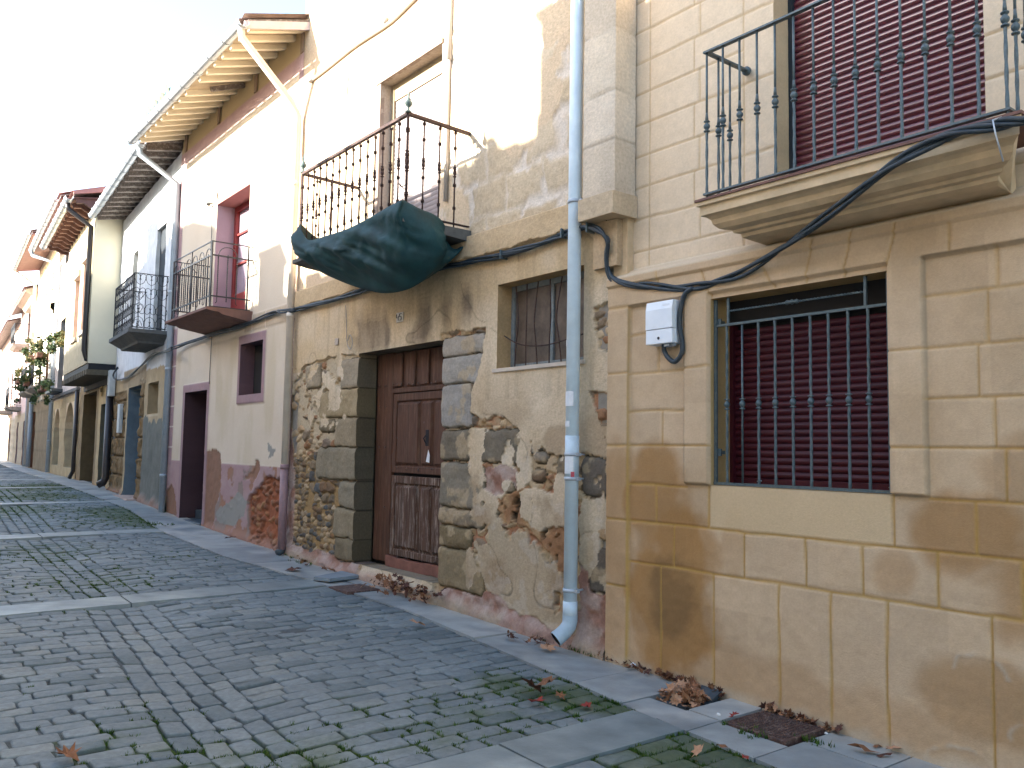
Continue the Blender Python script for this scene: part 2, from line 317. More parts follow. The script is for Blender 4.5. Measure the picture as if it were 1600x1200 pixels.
def roof(T, x0, x1, ze, y0, depth, slope, mt, tile=.22):
    """barrel tiled pitched roof rising from the eave at y0"""
    xs = np.arange(x0, x1 + .001, tile / 8); L = np.arange(0, depth / 2 + abs(y0) + .3, .32); X, Lg = np.meshgrid(xs, L)
    H = .045 * np.abs(np.sin(np.pi * X / tile)) ** .7 + .015 * (1 - (Lg / .32 % 1)); H += .01 * hsh(np.floor(X / tile).astype(int), (Lg / .32).astype(int))
    Y = y0 + Lg; Zr = ze + Lg * slope + H
    V = np.stack([X, Y, Zr], -1).reshape(-1, 3); nx = len(xs); nz = len(L)
    i, j = np.meshgrid(np.arange(nx - 1), np.arange(nz - 1)); q = (j * nx + i).ravel(); Fq = np.stack([q, q + 1, q + 1 + nx, q + nx], -1)
    V2 = V.copy(); V2[:, 1] = 2 * (y0 + L[-1]) - V2[:, 1]; Fq = np.concatenate([Fq, Fq + len(V)]); V = np.concatenate([V, V2])
    me = raw_mesh('roof', V - np.array(T.org), Fq, None, False); me.materials.append(mt)
    o = bpy.data.objects.new('roof', me); COL.objects.link(o); o.parent = T.o; o['_b'] = tuple(T.org)
    mb = MB(); yr = y0 + L[-1]; zr = ze + L[-1] * slope
    mb.prismx([(y0 + .05, ze - .012), (yr, zr - .012), (yr * 2 - y0 - .05, ze - .012), (yr * 2 - y0 - .05, ze - .04), (yr, zr - .05), (y0 + .05, ze - .04)], x0, x1)
    for xx in (x0 + .05, x1 - .2): mb.prismx([(.05, ze - .6), (yr, zr - .05), (yr * 2 - .05, ze - .6)], xx, xx + .15)
    part(T, 'roof_boards', mb, M['rafter'])
    return o
def gutter(T, x0, x1, y, z, r=.075, mt='zinc'):
    mb = MB(); n = 9; prof = [(y + r * math.cos(math.pi + math.pi * k / n), z + r * math.sin(math.pi + math.pi * k / n)) for k in range(n + 1)]
    prof += [(y + (r - .008) * math.cos(math.pi * 2 - math.pi * k / n), z + (r - .008) * math.sin(math.pi * 2 - math.pi * k / n)) for k in range(n + 1)]
    mb.prismx(prof, x0, x1)
    for k in range(int((x1 - x0) / .6) + 1):
        xx = x0 + .1 + k * .6
        if xx < x1: mb.tube([(xx, y + (r + .006) * math.cos(a), z + (r + .006) * math.sin(a)) for a in np.linspace(math.pi * .95, math.pi * 2.05, 10)], .008, 5)
    return part(T, 'gutter', mb, M[mt])
def swan(a, b, c=None, n=6):     # smooth bend through three points
    a, b, c = Vector(a), Vector(b), Vector(c); return [a * (1 - t) ** 2 + b * 2 * t * (1 - t) + c * t * t for t in np.linspace(0, 1, n)]
def catmull(P, n=8):
    P = [Vector(p) for p in P]; Q = [P[0]] + P + [P[-1]]; out = []
    for i in range(1, len(Q) - 2):
        for k in range(n):
            t = k / n; a, b, c, d = Q[i - 1], Q[i], Q[i + 1], Q[i + 2]
            out.append(.5 * ((2 * b) + (c - a) * t + (2 * a - 5 * b + 4 * c - d) * t * t + (3 * b - 3 * c + d - a) * t ** 3))
    return out + [P[-1]]
# ================================================================ helpers for facades
def segd(X, Z, x0, z0, x1, z1):
    dx, dz = x1 - x0, z1 - z0; t = np.clip(((X - x0) * dx + (Z - z0) * dz) / (dx * dx + dz * dz), 0, 1)
    return np.hypot(X - x0 - t * dx, Z - z0 - t * dz)
def pp(fr, pts, y=0.0): return [fr.at(a, b, y) for a, b in pts]
def fine(a): return lambda q: a
def baluster(mb, c, z0, z1, w=.014, knobs=(), kr=.02, tw=False, n=8):
    """slim bar with turned knobs"""
    if tw: mb.twist(c, z0, z1, w, .05)
    else: mb.tube([(c[0], c[1], z0), (c[0], c[1], z1)], w / 2, n)
    for k, s_ in knobs:
        mb.lathe((c[0], c[1], k), [(-.037 * s_, kr * .40), (-.035 * s_, kr * .98), (-.029 * s_, kr * 1.0), (-.025 * s_, kr * .40), (-.019 * s_, kr * .62), (-.009 * s_, kr * .96), (0, kr * 1.05), (.009 * s_, kr * .96), (.019 * s_, kr * .62), (.025 * s_, kr * .40), (.029 * s_, kr * 1.0), (.035 * s_, kr * .98), (.037 * s_, kr * .40)], 10)
# ================================================================ HOUSE WITH BURGUNDY SHUTTERS (A)
TA = Thing('stone_house', 'pale ochre ashlar house with burgundy shutters and barred window nearest the camera', 'house', FA, (0, 0, 0))
AW = (.96, 2.21, 1.34, 2.60); AD = (1.41, 2.72, 3.06, 5.55)
seg = []
def hz(z, a, b): seg.append((a, z, b, z))
def vt(x, a, b): seg.append((x, a, x, b))
for z in (.57, 1.05, 1.60, 2.14, 2.64): hz(z, 0, .21)
vt(.21, -.3, 2.64); 
for z in (2.42, 2.13, 1.85, 1.60, 1.32): hz(z, .21, .75)
TH = [(.75, 1.34, .75, 2.64), (2.42, 1.34, 2.42, 2.64), (.21, 2.64, .75, 2.64), (2.42, 2.64, 6.5, 2.64), (.75, 1.34, .94, 1.34), (2.21, 1.34, 2.42, 1.34), (.21, -.3, .21, 2.64)]
hz(1.05, .21, 6.5); hz(.76, .21, 6.5)
for z in (2.14, 1.60): hz(z, .75, .96); hz(z, 2.21, 2.41)
for z in (2.42, 2.14, 1.86, 1.60, 1.33): hz(z, 2.42, 6.5)
vt(.49, 2.13, 2.42); vt(.53, 1.60, 1.85); vt(.47, 1.05, 1.32); vt(.64, .76, 1.05); vt(.94, 1.05, 1.33); vt(2.22, 1.05, 1.34); vt(2.66, 1.05, 1.33)
for x in (.52, .98, 1.48, 1.83, 2.17, 2.72, 3.2, 3.7, 4.3, 4.8, 5.4): vt(x, -.4, .76)
for x in (1.22, 1.67, 2.03, 2.46, 2.87, 3.35, 3.8, 4.3, 4.9): vt(x, .76, 1.05)
for k, z in enumerate((2.42, 2.14, 1.86, 1.60, 1.33)):
    for x in ((2.79, 2.74, 2.69, 2.76, 2.81)[k], 3.2 + .1 * (k % 2), 3.75 - .1 * (k % 2), 4.3, 5.0): vt(x, z, {2.42: 2.64, 2.14: 2.42, 1.86: 2.14, 1.60: 1.86, 1.33: 1.60}[z])
for a, b, c, d in ((1195, 417, 1211, 449), (1276, 372, 1260, 442), (1337, 359, 1319, 433), (1404, 350, 1388, 417), (1487, 350, 1487, 392), (1100, 425, 1112, 462), (1032, 425, 1032, 455)):
    p = FA.at(a, b); q = FA.at(c, d); seg.append((*p, *q))
useg = []
for k in range(24):
    z = 3.07 + .247 * k
    for a, b in ((0, 1.17), (1.17, 1.41), (2.72, 6.5)):
        if (a, b) != (1.17, 1.41) or k % 2 == 0: useg.append((a, z, b, z))
    x = (.79, .74)[k % 2]; useg.append((x, z, x, z + .247)); useg.append((3.3 + .3 * (k % 2), z, 3.3 + .3 * (k % 2), z + .247))
useg.append((.31, 2.95, .31, 9)); useg.append((1.17, 2.95, 1.17, 9)); useg.append((2.98, 2.95, 2.98, 9))
def fnA(X, Z):
    wx = X + (fbm(X, Z, .25, 3, 1) - .5) * .012; wz = Z + (fbm(X, Z, .3, 3, 2) - .5) * .014
    low = Z < 2.93
    proud = (X < .21) | (Z > 2.64) | ((X > .75) & (X < .96) & (Z > 1.34)) | ((X > 2.21) & (X < 2.42) & (Z > 1.34))
    H = np.where(proud & low, .032, 0.); H = np.where(low, H, 0)
    H = H - sm(2.87, 2.93, Z) * .07 - .018 * sm(2.87, 2.88, Z) + .018 * ((Z > 2.80) & (Z < 2.88))
    D = np.full(X.shape, 9.)
    for s_ in seg: D = np.where(low, np.minimum(D, segd(wx, wz, *s_)), D)
    for s_ in useg: D = np.where(~low, np.minimum(D, segd(wx, wz, *s_)), D)
    D2 = np.full(X.shape, 9.)
    for s_ in TH: D2 = np.where(low, np.minimum(D2, segd(X + (wx - X) * .3, Z + (wz - Z) * .3, *s_)), D2)
    jn = 1 - sm(.003, .010, D)
    fade = sm(.25, .6, fbm(X, Z, .5, 2, 9) + .18)
    H = H - jn * (.006 + .004 * fade) + (fbm(X, Z, .04, 4, 3) - .5) * np.where(Z < .9, .0045, .002) + (fbm(X, Z, .4, 2, 5) - .5) * .008
    row = np.floor(Z / .27).astype(int); blk = hsh(row, np.floor(X / .5 + .5 * (row % 2)).astype(int), 3)
    C = mixc(full(X, lin('c5ac8e')), full(X, lin('b69c7c')), np.clip(fbm(X, Z, .5, 4, 11) * 1.4 - .2, 0, 1)) * (.93 + .12 * blk)[..., None]
    C = mixc(C, full(X, lin('d6c4aa')), (~low) * .8)
    C *= (.92 + .16 * fbm(X, Z, .06, 4, 12))[..., None]
    # damp ochre staining that rises and runs below the window zone
    st = 0
    for cx_, cz_, rx, rz, k in ((.12, 1.1, .25, .75, .6), (.45, 1.15, .30, .60, .9), (.60, .60, .42, .85, 1.0), (.12, .4, .2, .5, .5), (.35, .45, .16, .5, .8), (.85, .85, .17, .35, .7), (2.62, 1.18, .32, .26, .8), (3.0, .95, .4, .35, .7), (2.2, .93, .15, .15, .45), (2.72, .3, .45, .24, .6), (2.9, 1.5, .3, .2, .4), (1.0, .1, 2.4, .22, .35), (1.15, 1.0, .1, .3, .3)):
        r2 = ((X - cx_) / rx) ** 2 + ((Z - cz_) / rz) ** 2; st = np.maximum(st, k * (1 - sm(.35, 1.15, r2 + (fbm(X, Z, .28, 4, 14) - .5) * 1.5)))
    st = st * (Z < 1.75)
    C = mixc(C, C * np.array([.63, .48, .30]) * 1.05, st)
    dk = 1 - sm(.3, 1.1, ((X - .62) / .24) ** 2 + ((Z - .52) / .34) ** 2 + (fbm(X, Z, .15, 4, 15) - .5) * 1.3)
    C = mixc(C, full(X, lin('6f573a')), dk * .6)
    C = mixc(C, C * .62, (1 - sm(.002, .009, D2)) * .8)  # step shade painted as dark lines along the edges of the proud strips
    C = mixc(C, full(X, lin('b08d4e')) , jn * np.where(low, .5 + .4 * sm(2.2, .9, Z) * 1.0, .35)); C = mixc(C, C * .8, jn * (~low) * .4)
    sl_ = ((X > .94) & (X < 2.21) & (Z > 1.06) & (Z < 1.34)); C = np.where(sl_[..., None] & (jn < .3)[..., None], mixc(C, full(X, lin('c9b08a')), full(X, [1, 1, 1])[..., 0] * .7), C)
    for cx_, cz_, r_ in ((2.66, .47, .12), (2.55, -.05, .17), (2.95, .18, .14)):   # cement repairs: pale curved edges
        rr = np.hypot(X - cx_, (Z - cz_) * 1.3) + (fbm(X, Z, .08, 3, 20) - .5) * .06; e = np.exp(-((rr - r_) / .012) ** 2) * (Z > cz_ - .02)
        C = mixc(C, full(X, lin('b0a797')), e * .55 * sm(.35, .6, fbm(X, Z, .1, 3, 23))); H = H + e * .003
    C = mixc(C, full(X, lin('b5aa98')), (1 - sm(.0, .1, Z - gz(X) + (fbm(X, Z, .1, 3, 22) - .5) * .1)) * .6)
    C = mixc(C, full(X, lin('c9b9a0')), ((Z > 2.86) & (Z < 2.96)) * .6)
    return H, C
front(TA, 'wall', 0, 6.5, -.4, 9, lambda q: .011 if q is None or q < 3.0 else .05, [(*AW, .26, lin('a98c60')), (*AD, .31, lin('c3ab86'))], fnA, M['wall'], cuts_x=(3.1,), cuts_z=(5.6,), zres=lambda q: .011 if q < 5.6 else .06)

shell(TA, 0, 6.5, 9, M['cream_stone'])
roof(TA, -.1, 6.6, 8.95, -.5, 8, .32, M['tile'])
# --- barred ground floor window
mb = MB(); x0, x1, z0, z1 = AW
for k in range(27):
    z = z0 + .055 + k * .046
    if z + .046 > z1 - .185: break
    pr = [(.235 + .011 * math.cos(math.pi * (t / 5 - .5) ) * -1, z + .044 * t / 5) for t in range(6)] + [(.262, z + .044), (.262, z)]
    mb.prismx([(y, zz) for y, zz in pr], x0 + .03, x1 - .03)
sh = part(TA, 'roller_shutter', mb, M['shutter'])
mb = MB(); mb.box(x0 + .03, x1 - .03, .222, .262, z0 + .004, z0 + .052, .004); part(TA, 'shutter_end_slat', mb, M['shutter'], sh)
for hx in (x0 + .22, x1 - .12):
    mb = MB(); mb.tube([(hx, .222, z0 + .03), (hx, .205, z0 + .032), (hx + .02, .2, z0 + .04), (hx + .035, .205, z0 + .036)], .004, 6); part(TA, 'latch', mb, M['zinc'], sh)
mb = MB(); mb.box(x0, x1, .19, .27, z1 - .165, z1); part(TA, 'shutter_box', mb, M['dark'])
mb = MB(); mb.box(x0, x0 + .03, .2, .27, z0, z1 - .165); part(TA, 'guide_rail', mb, M['shutter']); mb = MB(); mb.box(x1 - .03, x1, .2, .27, z0, z1 - .165); part(TA, 'guide_rail', mb, M['shutter'])
mb = MB(); mb.box(x0 - .02, x1 + .02, .262, .30, z0 - .02, z1 + .02); part(TA, 'window_backing', mb, M['dark'])
mb = MB(); gy = .035; fr_ = .012
mb.box(x0 + .004, x0 + .026, gy - .008, gy + .008, z0 + .012, z1 - .006); mb.box(x1 - .026, x1 - .004, gy - .008, gy + .008, z0 + .012, z1 - .006)
zr = FA.at(1140, 507, gy)[1]; mb.box(x0 + .026, x1 - .026, gy - .010, gy + .010, zr - .008, zr + .008); mb.box(x0 + .004, x1 - .004, gy - .012, gy + .012, z0 + .004, z0 + .022)
xl = FA.x(1138, 480, gy); xr_ = FA.x(1352, 450, gy)
for xx in (xl, xr_): mb.box(xx - .008, xx + .008, gy - .007, gy + .007, zr + .008, z1 - .004)
for zz in (z0 + .22, z1 - .16): mb.box(x0 - .004, x0 + .05, gy + .008, gy + .02, zz - .025, zz + .025); mb.box(x0 + .03, x0 + .045, gy + .02, gy + .06, zz - .012, zz + .012)
gr = part(TA, 'window_grille', mb, M['iron'])
mb = MB(); zz = (zr + z1) / 2 - .0; L = xr_ - xl; tb = MB(); tb.twist((0, 0), 0, L - .016, .011, .05)
mb.add([(xl + .008 + v[2], gy + v[0], zz + v[1]) for v in tb.v], tb.f); mb.lathe((xl + L / 2, gy, zz), [(-.05, .007), (-.035, .016), (-.012, .010), (0, .018), (.012, .010), (.035, .016), (.05, .007)], 8, 'x'); part(TA, 'scroll_bar', mb, M['iron'], gr)
bx = [FA.x(px, 624, gy) for px in (1136, 1160, 1185.5, 1211.5, 1239, 1267, 1295.5, 1326.5, 1358)]
b0 = None
for k, x_ in enumerate(bx):
    zk = FA.at(1239, 628, gy)[1]
    if k == 1:
        mb = MB(); baluster(mb, (x_, gy), z0 + .02, zr - .008, .014, [(zk, 1)], .019); part(TA, 'bar', mb, M['iron'], gr, base=(x_, gy, z0))
    elif b0 is None:
        mb = MB(); baluster(mb, (x_, gy), z0 + .02, zr - .008, .0135, [(zk, 1)], .019, tw=True); b0 = part(TA, 'bar', mb, M['iron'], gr, base=(x_, gy, z0)); bx0 = x_
    else: dup(b0, x_ - bx0)
# --- balcony
x0, x1, z0, z1 = AD
BX0, BX1, BY = 1.20, 3.02, -.36
mb = MB(); prof = [(.07, 3.14), (BY - .05, 3.14), (BY - .05, 3.115), (BY - .03, 3.11), (BY - .03, 3.055), (BY + .0, 3.045), (BY + .02, 3.03), (BY + .03, 3.0), (BY + .06, 2.972), (BY + .12, 2.962), (BY + .125, 2.945), (BY + .16, 2.94), (BY + .165, 2.918), (BY + .22, 2.905), (.0, 2.90), (.07, 2.90)]
n = len(prof); ext = [max(0, -(y + .0)) / (.36 + .05) for y, z in prof]; vs = []
dyc = [y - (BY - .05) for y, z in prof]
for side in (0, 1):
    for (y, z), dd in zip(prof, dyc):
        off_ = min(dd, .24) * .9; xx = (BX0 - .03 + off_) if side == 0 else (BX1 + .06 - off_); vs.append((xx, y, z))
mb.add(vs, [(i, i + n, (i + 1) % n + n, (i + 1) % n) for i in range(n)] + [tuple(range(n)), tuple(range(2 * n - 1, n - 1, -1))])
part(TA, 'balcony_slab', mb, M['cream_stone'])
mb = MB(); mb.box(BX0 - .034, BX1 + .064, BY - .06, .065, 3.141, 3.156); part(TA, 'balcony_floor_tiles', mb, M['concrete_red'])
mb = MB(); ZT, ZB = 4.13, 3.195
for z_, h_ in ((ZT, .012), (ZB, .012)):
    mb.box(BX0, BX1, BY - .018, BY + .018, z_ - h_ / 2, z_ + h_ / 2); mb.box(BX0, BX0 + .036, BY + .018, .07 if z_ == ZT else -.02, z_ - h_ / 2, z_ + h_ / 2); mb.box(BX1 - .036, BX1, BY + .018, .07 if z_ == ZT else -.02, z_ - h_ / 2, z_ + h_ / 2)
rl = part(TA, 'balcony_railing', mb, M['iron'])
mb = MB(); mb.lathe((BX0 + .018, .05, ZT), [(-.004, .03), (.018, .03)], 12, 'y'); part(TA, 'wall_bracket', mb, M['iron'], rl)
b0 = None; NB = 15
def abar(x_, y_):
    global b0, bb
    if b0 is None:
        mb = MB(); mb.tube([(x_, y_, 3.64), (x_, y_, ZT - .006)], .0075, 8); mb.twist((x_, y_), ZB + .006, 3.62, .0135, .05); baluster(mb, (x_, y_), 3.6, 3.66, .014, [(3.64, 1)], .02); mb.lathe((x_, y_, 3.68), [(0, .011), (.05, .0075)], 8)
        b0 = part(TA, 'baluster', mb, M['iron'], rl, base=(x_, y_, ZB)); bb = (x_, y_)
    else: dup(b0, x_ - bb[0], y_ - bb[1])
for k in range(NB): abar(BX0 + .018 + (BX1 - BX0 - .036) * k / (NB - 1), BY)
for s_ in (BX0 + .018, BX1 - .018):
    for k in (1, 2): abar(s_, BY + .118 * k)
for s_ in (BX0 + .018, BX1 - .018):
    mb = MB(); mb.tube([(s_, BY, 3.156), (s_, BY, ZB)], .008, 8); part(TA, 'railing_foot', mb, M['iron'], rl)
# --- balcony shutter
mb = MB(); k = 0
while 3.17 + .045 * k < z1 - .1:
    z = 3.17 + .045 * k; k += 1
    mb.prismx([(.29 - .013 * math.cos(math.pi * (t / 5 - .5)), z + .041 * t / 5) for t in range(6)] + [(.305, z + .041), (.305, z)], x0 + .03, x1 - .03)
mb.box(x0 + .03, x1 - .03, .296, .305, 3.15, z1 - .02)
part(TA, 'balcony_shutter', mb, M['shutter_gloss'])
mb = MB(); mb.box(x0, x0 + .03, .25, .31, 3.14, z1); part(TA, 'guide_rail', mb, M['teal']); mb = MB(); mb.box(x1 - .03, x1, .25, .31, 3.14, z1); part(TA, 'guide_rail', mb, M['teal'])
mb = MB(); mb.box(x0 - .02, x1 + .02, .31, .34, 3, z1 + .02); part(TA, 'balcony_door_backing', mb, M['dark'])

# ================================================================ OLD HOUSE WITH CRUMBLING PLASTER (B)
BXL = -5.86
TB = Thing('old_house', 'old neglected house of crumbling beige plaster over rubble with weathered brown wooden door', 'house', FA, (-3, 0, float(gz(-3))))
BD = (-4.05, -2.30, .26, 2.62); BWN = (-1.44, -.30, 2.28, 3.04); BU = (-3.70, -2.45, 3.66, 5.68)
def bx_px(a, b, c, d):
    m_ = ((a + c) / 2, (b + d) / 2); x0 = FA.x(a, m_[1]); x1 = FA.x(c, m_[1]); z1 = FA.z(m_[0], b); z0 = FA.z(m_[0], d); return (x0, x1, z0, z1)
ASH = [bx_px(*q) for q in ((533, 561, 560, 607), (500, 610, 560, 652), (524, 654, 559, 699), (495, 700, 560, 749), (529, 754, 561, 794), (521, 796, 562, 841), (523, 842, 563, 876), (500, 657, 522, 675),
   (690, 525, 757, 555), (690, 556, 757, 598), (690, 601, 737, 668), (690, 673, 812, 721), (689, 725, 757, 793), (688, 796, 757, 822), (688, 824, 736, 856), (686, 860, 755, 922), (908, 716, 952, 774), (922, 855, 952, 925), (833, 706, 856, 724), (478, 570, 500, 606), (832, 733, 852, 752), (786, 752, 803, 768), (870, 716, 889, 760))]
ASHC = ['9b8d78', '9c8a6c', '8f8068', '857a66', '857b68', '8a7d66', '7d705a', '7f715a', '9f968a', '9a948b', '948e86', '756b5c', '7c7364', '837562', '77684f', '86765c', '685f55', '5f564c', '7b7164', '9a8b74', '75604d', '8d7c66', '83745f']
RUB = [pp(FA, q) for q in ([(440, 585), (470, 575), (500, 562), (530, 553), (566, 556), (566, 905), (440, 868)],
   [(686, 522), (760, 512), (752, 560), (740, 605), (737, 642), (750, 648), (764, 655), (772, 645), (800, 660), (812, 675), (822, 700), (828, 690), (833, 715), (845, 700), (868, 716), (892, 714), (960, 714), (960, 1040), (700, 960), (680, 920)],
   [(918, 615), (955, 615), (955, 690), (944, 684), (937, 660), (930, 640)], [(928, 480), (955, 470), (955, 560), (938, 545), (930, 510)])]
PAT = [pp(FA, q) for q in ([(745, 855), (750, 850), (770, 850), (764, 832), (762, 822), (772, 806), (782, 806), (791, 830), (790, 840), (798, 842), (803, 833), (815, 832), (823, 838), (825, 845), (837, 846), (840, 870), (850, 880), (866, 900), (870, 935), (862, 975), (856, 995), (850, 990), (800, 975), (770, 950), (752, 900)],
   [(812, 676), (826, 680), (832, 745), (820, 765), (806, 765), (812, 728), (806, 722)], [(733, 681), (757, 681), (757, 693), (744, 708), (734, 697)], [(906, 780), (942, 774), (946, 795), (938, 850), (936, 880), (908, 935)], [(893, 700), (950, 700), (950, 716), (920, 712), (893, 714)],
   [(808, 770), (840, 762), (880, 775), (884, 820), (850, 830), (812, 815)])]
REDZ = [pp(FA, q) for q in ([(905, 880), (925, 900), (955, 925), (960, 1045), (895, 1010), (905, 960)], [(755, 728), (808, 726), (806, 760), (775, 772), (757, 765)], [(440, 660), (456, 670), (460, 780), (458, 850), (440, 865)], [(700, 905), (760, 925), (830, 965), (890, 1000), (950, 1035), (880, 1030), (690, 950)], [(440, 850), (500, 862), (560, 882), (560, 900), (440, 880)])]
STN = [pp(FA, q) for q in ([(556, 492), (606, 486), (611, 530), (607, 548), (570, 556), (560, 545)], [(655, 466), (674, 462), (678, 520), (664, 538), (636, 542), (650, 505)], [(690, 460), (706, 458), (704, 505), (694, 515)], [(720, 450), (738, 445), (736, 490), (724, 500)])]
SHAPES = dict(A_=ASH, R_=RUB)
def fnB(X, Z):
    n1 = fbm(X, Z, .16, 4, 31) - .5; n2 = fbm(X, Z, .16, 4, 33) - .5
    wx = X + n1 * .10; wz = Z + n2 * .10; n3 = fbm(X, Z, .05, 3, 38) - .5; wxs = X + n1 * .05 + n3 * .022; wzs = Z + n2 * .045 + (fbm(X, Z, .06, 3, 39) - .5) * .018
    plas = np.ones(X.shape, bool)
    for p in RUB: plas &= ~inside(wx, wz, p)
    # upper floor: broken plaster between big blocks on the right half
    up = (fbm(X, Z, .55, 4, 35) + .12 * sm(-2.6, -1.4, X) - .16 * sm(3.9, 4.6, Z) > .50) & (Z > 3.57) & (X > -2.6) & (X < -.45); plas &= ~up
    for p in PAT: plas |= inside(wx, wz, p)
    plas |= (fbm(X, Z, .24, 5, 36) > .60) & (X > BD[1] + .45) & (Z < 1.75) & ~plas
    plas |= (fbm(X, Z, .20, 5, 37) > .56) & (X < -4.3) & (Z > 1.75)
    # stones
    d1, d2, i1, i2 = worley(wxs * 1.0, wzs, .19, .125, 40); s1, s2, j1, j2 = worley(wxs, wzs, .095, .068, 43)
    leftz = X < -3.9
    big = fbm(X, Z, .4, 3, 45) > np.where(leftz & (Z < 1.5), .62, .44)
    e = np.where(big, d2 - d1, s2 - s1); idv = np.where(big, i1, j1); id2 = np.where(big, i2, j2)
    buried = (idv < np.where(leftz, .12 + .38 * sm(1.35, 1.7, Z), .22))
    dome = sm(.04, .42, e) * (.5 + .9 * id2); dome = np.where(buried, .12, dome)
    Hr = -.028 + dome * np.where(big, .034, .026) + (fbm(X, Z, .05, 4, 47) - .5) * .014
    mort = full(X, lin('ab9676')); mort = mixc(mort, full(X, lin('967a52')), leftz * (1 - sm(1.2, 1.7, Z)) * .9); mort = mixc(mort, full(X, lin('b5a489')), leftz * sm(1.3, 1.8, Z)); mort = mixc(mort, full(X, lin('a4785c')), sm(.5, .62, fbm(X, Z, .5, 3, 49)) * (~leftz))
    pal = np.array([lin(c) for c in ('8a7a64', '6b5f50', '9b8565', '54504c', '7d6b55', 'a08c70', '6e5844', '5c5b58')])
    pal2 = np.array([lin(c) for c in ('a59073', '937a5b', 'b09a7c', '7c6b58', '9d8364', 'ad987a', '8f6a4e', '6f6153')])
    ci = (id2 * 7.99).astype(int); sc = np.where((leftz & (Z < 1.45))[..., None], pal[ci], pal2[ci])
    st = sm(.06, .16, e) * (~buried); Cr = mixc(mort, sc * 1.12, st); Cr = mixc(Cr, Cr * .45, (1 - sm(.0, .10, e)) * (fbm(X, Z, .12, 3, 51) > .47) * (~buried) * .8)
    # ashlar blocks
    A = np.zeros(X.shape)
    for (x0, x1, z0, z1), c in zip(ASH, ASHC):
        dx = np.minimum(wxs - x0, x1 - (wxs)); dz = np.minimum(wzs - z0, z1 - (wzs)); r = .05
        if x0 < BD[0] < x1 + .04: dx = np.where(X < BD[0] + .02, wxs - x0, -1)
        if x0 - .04 < BD[1] < x1: dx = np.where(X > BD[1] - .02, x1 - (wxs), -1)
        q = np.minimum(np.minimum(dx, dz), r - np.hypot(np.maximum(r - dx, 0), np.maximum(r - dz, 0)))
        ins = q > -.012; a = sm(-.012, .012, q)
        Hr = np.where(ins, -.03 + a * .036 + sm(.0, .07, q) * .010 + (fbm(X, Z, .14, 5, 53) - .5) * .034, Hr)
        cc = full(X, lin(c)) * (.82 + .36 * fbm(X, Z, .16, 4, 55))[..., None]; cc = mixc(cc, full(X, lin('b19c7c')), sm(.58, .66, fbm(X, Z, .16, 4, 56)) * (x0 > -3) * .55); cc = mixc(full(X, lin('4c4336')), cc, sm(-.010, .008, q)); Cr = np.where(ins[..., None], cc, Cr); A = np.maximum(A, ins)
    # plaster
    pn = fbm(X, Z, .5, 4, 57); Cp = mixc(full(X, lin('d2c1a8')), full(X, lin('bfaa8c')), np.clip(pn * 1.6 - .3, 0, 1))
    Cp = mixc(Cp, full(X, lin('bfa47c')), sm(.4, .75, fbm(X, Z, .7, 3, 59)) * (Z > 2.5) * .7)
    Cp = mixc(Cp, full(X, lin('a08e74')), (1 - sm(.75, 1.35, Z + (fbm(X, Z, .2, 3, 60) - .5) * .5)) * .75 * (X > -2.4))
    Cp = mixc(Cp, full(X, lin('8c7458')), sm(.50, .68, fbm(X, Z, .38, 5, 66)) * (1 - sm(1.6, 2.3, Z)) * .55)
    streak = sm(.52, .75, fbm(X * 7, Z * .8, .5, 3, 61)); Cp = mixc(Cp, Cp * .75, streak * .5 * ((Z > 2.0) & (Z < 3.4)))
    for p in STN:
        s_ = sum(inside(X + n1 * .12 + ox, Z + n2 * .1 + oz, p) * 1. for ox in (-.03, 0, .03) for oz in (-.05, 0, .05, .09)) / 12; Cp = mixc(Cp, full(X, lin('6c5f52')), s_ * (.35 + .7 * fbm(X * 2.5, Z * .6, .3, 3, 62)))
    cr = np.abs(fbm(X, Z, .9, 3, 63) - .5); crack = (1 - sm(.0, .006, cr)) * (fbm(X, Z, .5, 2, 64) > .5)
    Cp = mixc(Cp, Cp * .5, crack * .8)
    Cp = mixc(Cp, full(X, lin('b5aa9c')), sm(.60, .66, fbm(X, Z, .11, 4, 65)) * (Z < 1.5) * .35)
    Hp = .006 + (fbm(X, Z, .5, 3, 67) - .5) * .03 + (fbm(X, Z, .06, 4, 68) - .5) * .006 - crack * .006
    Hp = np.where(Z > 2.4, .008 + (fbm(X, Z, .7, 3, 67) - .5) * .012, Hp)
    pe = plas.astype(float)
    H = np.where(plas, Hp, Hr); C = np.where(plas[..., None], Cp, Cr)
    mid = pp(FA, [(756, 770), (800, 765), (890, 770), (892, 900), (865, 880), (850, 860), (830, 830), (790, 815), (757, 830)])
    mz = inside(wx, wz, mid) & ~plas & (A < .5); Cm = mixc(full(X, lin('a98b68')), full(X, lin('8f6a4c')), sm(.4, .65, fbm(X, Z, .2, 4, 70)))
    hole = (fbm(X, Z, .09, 3, 72) > .66) & mz; H = np.where(mz, .0 + (fbm(X, Z, .10, 4, 71) - .5) * .035, H); H = np.where(hole, -.05, H); C = np.where(mz[..., None], Cm, C); C = np.where(hole[..., None], full(X, lin('4e4236')), C)
    for p in REDZ:
        s_ = inside(wx, wz, p) & ((A < .5) | (X < -5)); C = np.where(s_[..., None], mixc(full(X, lin('8f6a5a')), full(X, lin('ab968a')), sm(.3, .7, fbm(X, Z, .14, 4, 74))), C); H = np.where(s_, .0 + (fbm(X, Z, .1, 4, 75) - .5) * .04, H)
    # mortar fillet where the wall meets the pavement
    gl = gz(X); tl = Z - gl; foot = 1 - sm(.04, .15, tl + (fbm(X, Z, .3, 3, 76) - .5) * .12)
